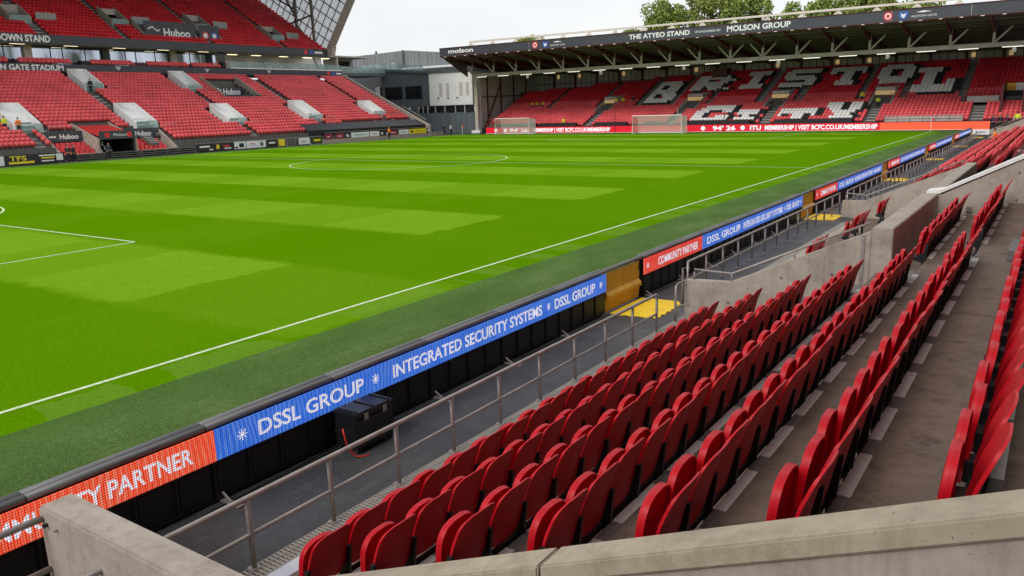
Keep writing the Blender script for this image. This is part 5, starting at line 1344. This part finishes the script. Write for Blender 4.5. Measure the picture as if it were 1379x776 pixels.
person('person in a yellow-green vest inside the right-hand exit of the far stand', (-7.9, 64.2, az(63.4)-.5), 0, 'hi_yellow', 'dark_cloth', 'reach')
# visitors at the far right corner
for i, (x, y, m_, l_) in enumerate([(5.9, 55.6, 'navy', 'navy coat, leftmost of the group'), (6.5, 56.8, 'dark_cloth', 'black coat, second from the left of the group'), (7.0, 58.0, 'claret', 'claret shirt, third from the left of the group'), (6.3, 54.2, 'claret', 'claret and navy top in front of the group'), (7.3, 55.4, 'navy', 'navy jacket in the middle of the group'), (7.9, 57.2, 'pale_cloth', 'pale top, third from the right of the group'), (8.2, 55.2, 'claret', 'dark red top, second from the right of the group')]):
    person('person in a '+l_+' in the corner', (x, y, Z0), -.3+.5*i, m_, 'dark_cloth', group='visitors at the far right corner')
person('person in a yellow high visibility vest with back turned at the far right corner', (8.4, 51.2, .35), pi, 'hi_yellow', 'dark_cloth')
obj('raised_floor', MB().box(6.2, 14, 46.3, 60, -.1, .35), 'conc', wd)
person('person in an orange coat sitting among the far red seats of the near stand', (8.52, 19.5, tz(2)+.02), -pi/2, 'hi_orange', 'dark_cloth', 'sit')
ws_ = thing('sign_board', 'small white board with dark writing at the far end of the steel rails', 'sign')
obj('board', MB().box(5.9, 7.2, 31.9, 31.94, .55, 1.0), 'letter', ws_); text('lettering', 'BSPC', 'navy', (6.15, 31.898, .66), XP, ZP, .2, width=.8, parent=ws_)
for x in (5.95, 7.15): obj('leg', MB().tube([(x, 31.95, -.1), (x, 31.95, 1.05)], .03, 6), 'galv', ws_)

# ================================================================== all the remaining seats, joined
pos_ = np.array(far['pos']); rot = np.array(far['rot']); mi = np.array(far['mat']); n = len(pos_)
# rotation: 0 -> faces -X (near stand) ; far/left stands are turned below
c_, s_ = np.cos(rot), np.sin(rot)
left = pos_[:, 0] < -70
ang = np.where(left, pi, np.where(pos_[:, 1] > 57, pi/2, 0.0)); jit = np.random.RandomState(1).normal(0, .02, n)
c_, s_ = np.cos(ang+jit), np.sin(ang+jit)
bv = base_v; tiltj = np.random.RandomState(4).uniform(-.03, .05, n)
V = np.empty((n, len(bv), 3)); xx = bv[None, :, 0]+tiltj[:, None]*(bv[None, :, 2]-.36)
V[:, :, 0] = pos_[:, 0:1]+xx*c_[:, None]-bv[None, :, 1]*s_[:, None]
V[:, :, 1] = pos_[:, 1:2]+xx*s_[:, None]+bv[None, :, 1]*c_[:, None]
V[:, :, 2] = pos_[:, 2:3]+bv[None, :, 2]
lv, ls, tot = [], [], 0
fl = [list(f) for f in base_f]; nb = len(bv)
loops = np.concatenate([np.array(f) for f in fl]); lens = np.array([len(f) for f in fl])
allloops = (loops[None, :]+(np.arange(n)*nb)[:, None]).ravel(); alllens = np.tile(lens, n)
me = bpy.data.meshes.new('stadium_seats'); me.vertices.add(n*nb); me.vertices.foreach_set('co', V.ravel().astype(np.float32))
me.loops.add(len(allloops)); me.loops.foreach_set('vertex_index', allloops.astype(np.int32))
me.polygons.add(len(alllens)); me.polygons.foreach_set('loop_start', np.concatenate([[0], np.cumsum(alllens)[:-1]]).astype(np.int32)); me.polygons.foreach_set('loop_total', alllens.astype(np.int32))
for k_ in ('seat', 'seat_far', 'seat_white', 'seat_black', 'seat_far_deep'): me.materials.append(M[k_])
me.polygons.foreach_set('material_index', np.repeat(mi, len(lens)).astype(np.int32)); me.update(); me.validate()
o = link('stadium_seats', me); tag(o, 'mass of red folding seats with white mosaic letters filling the distant stands', 'seats', kind='stuff')
print('far seats', n)
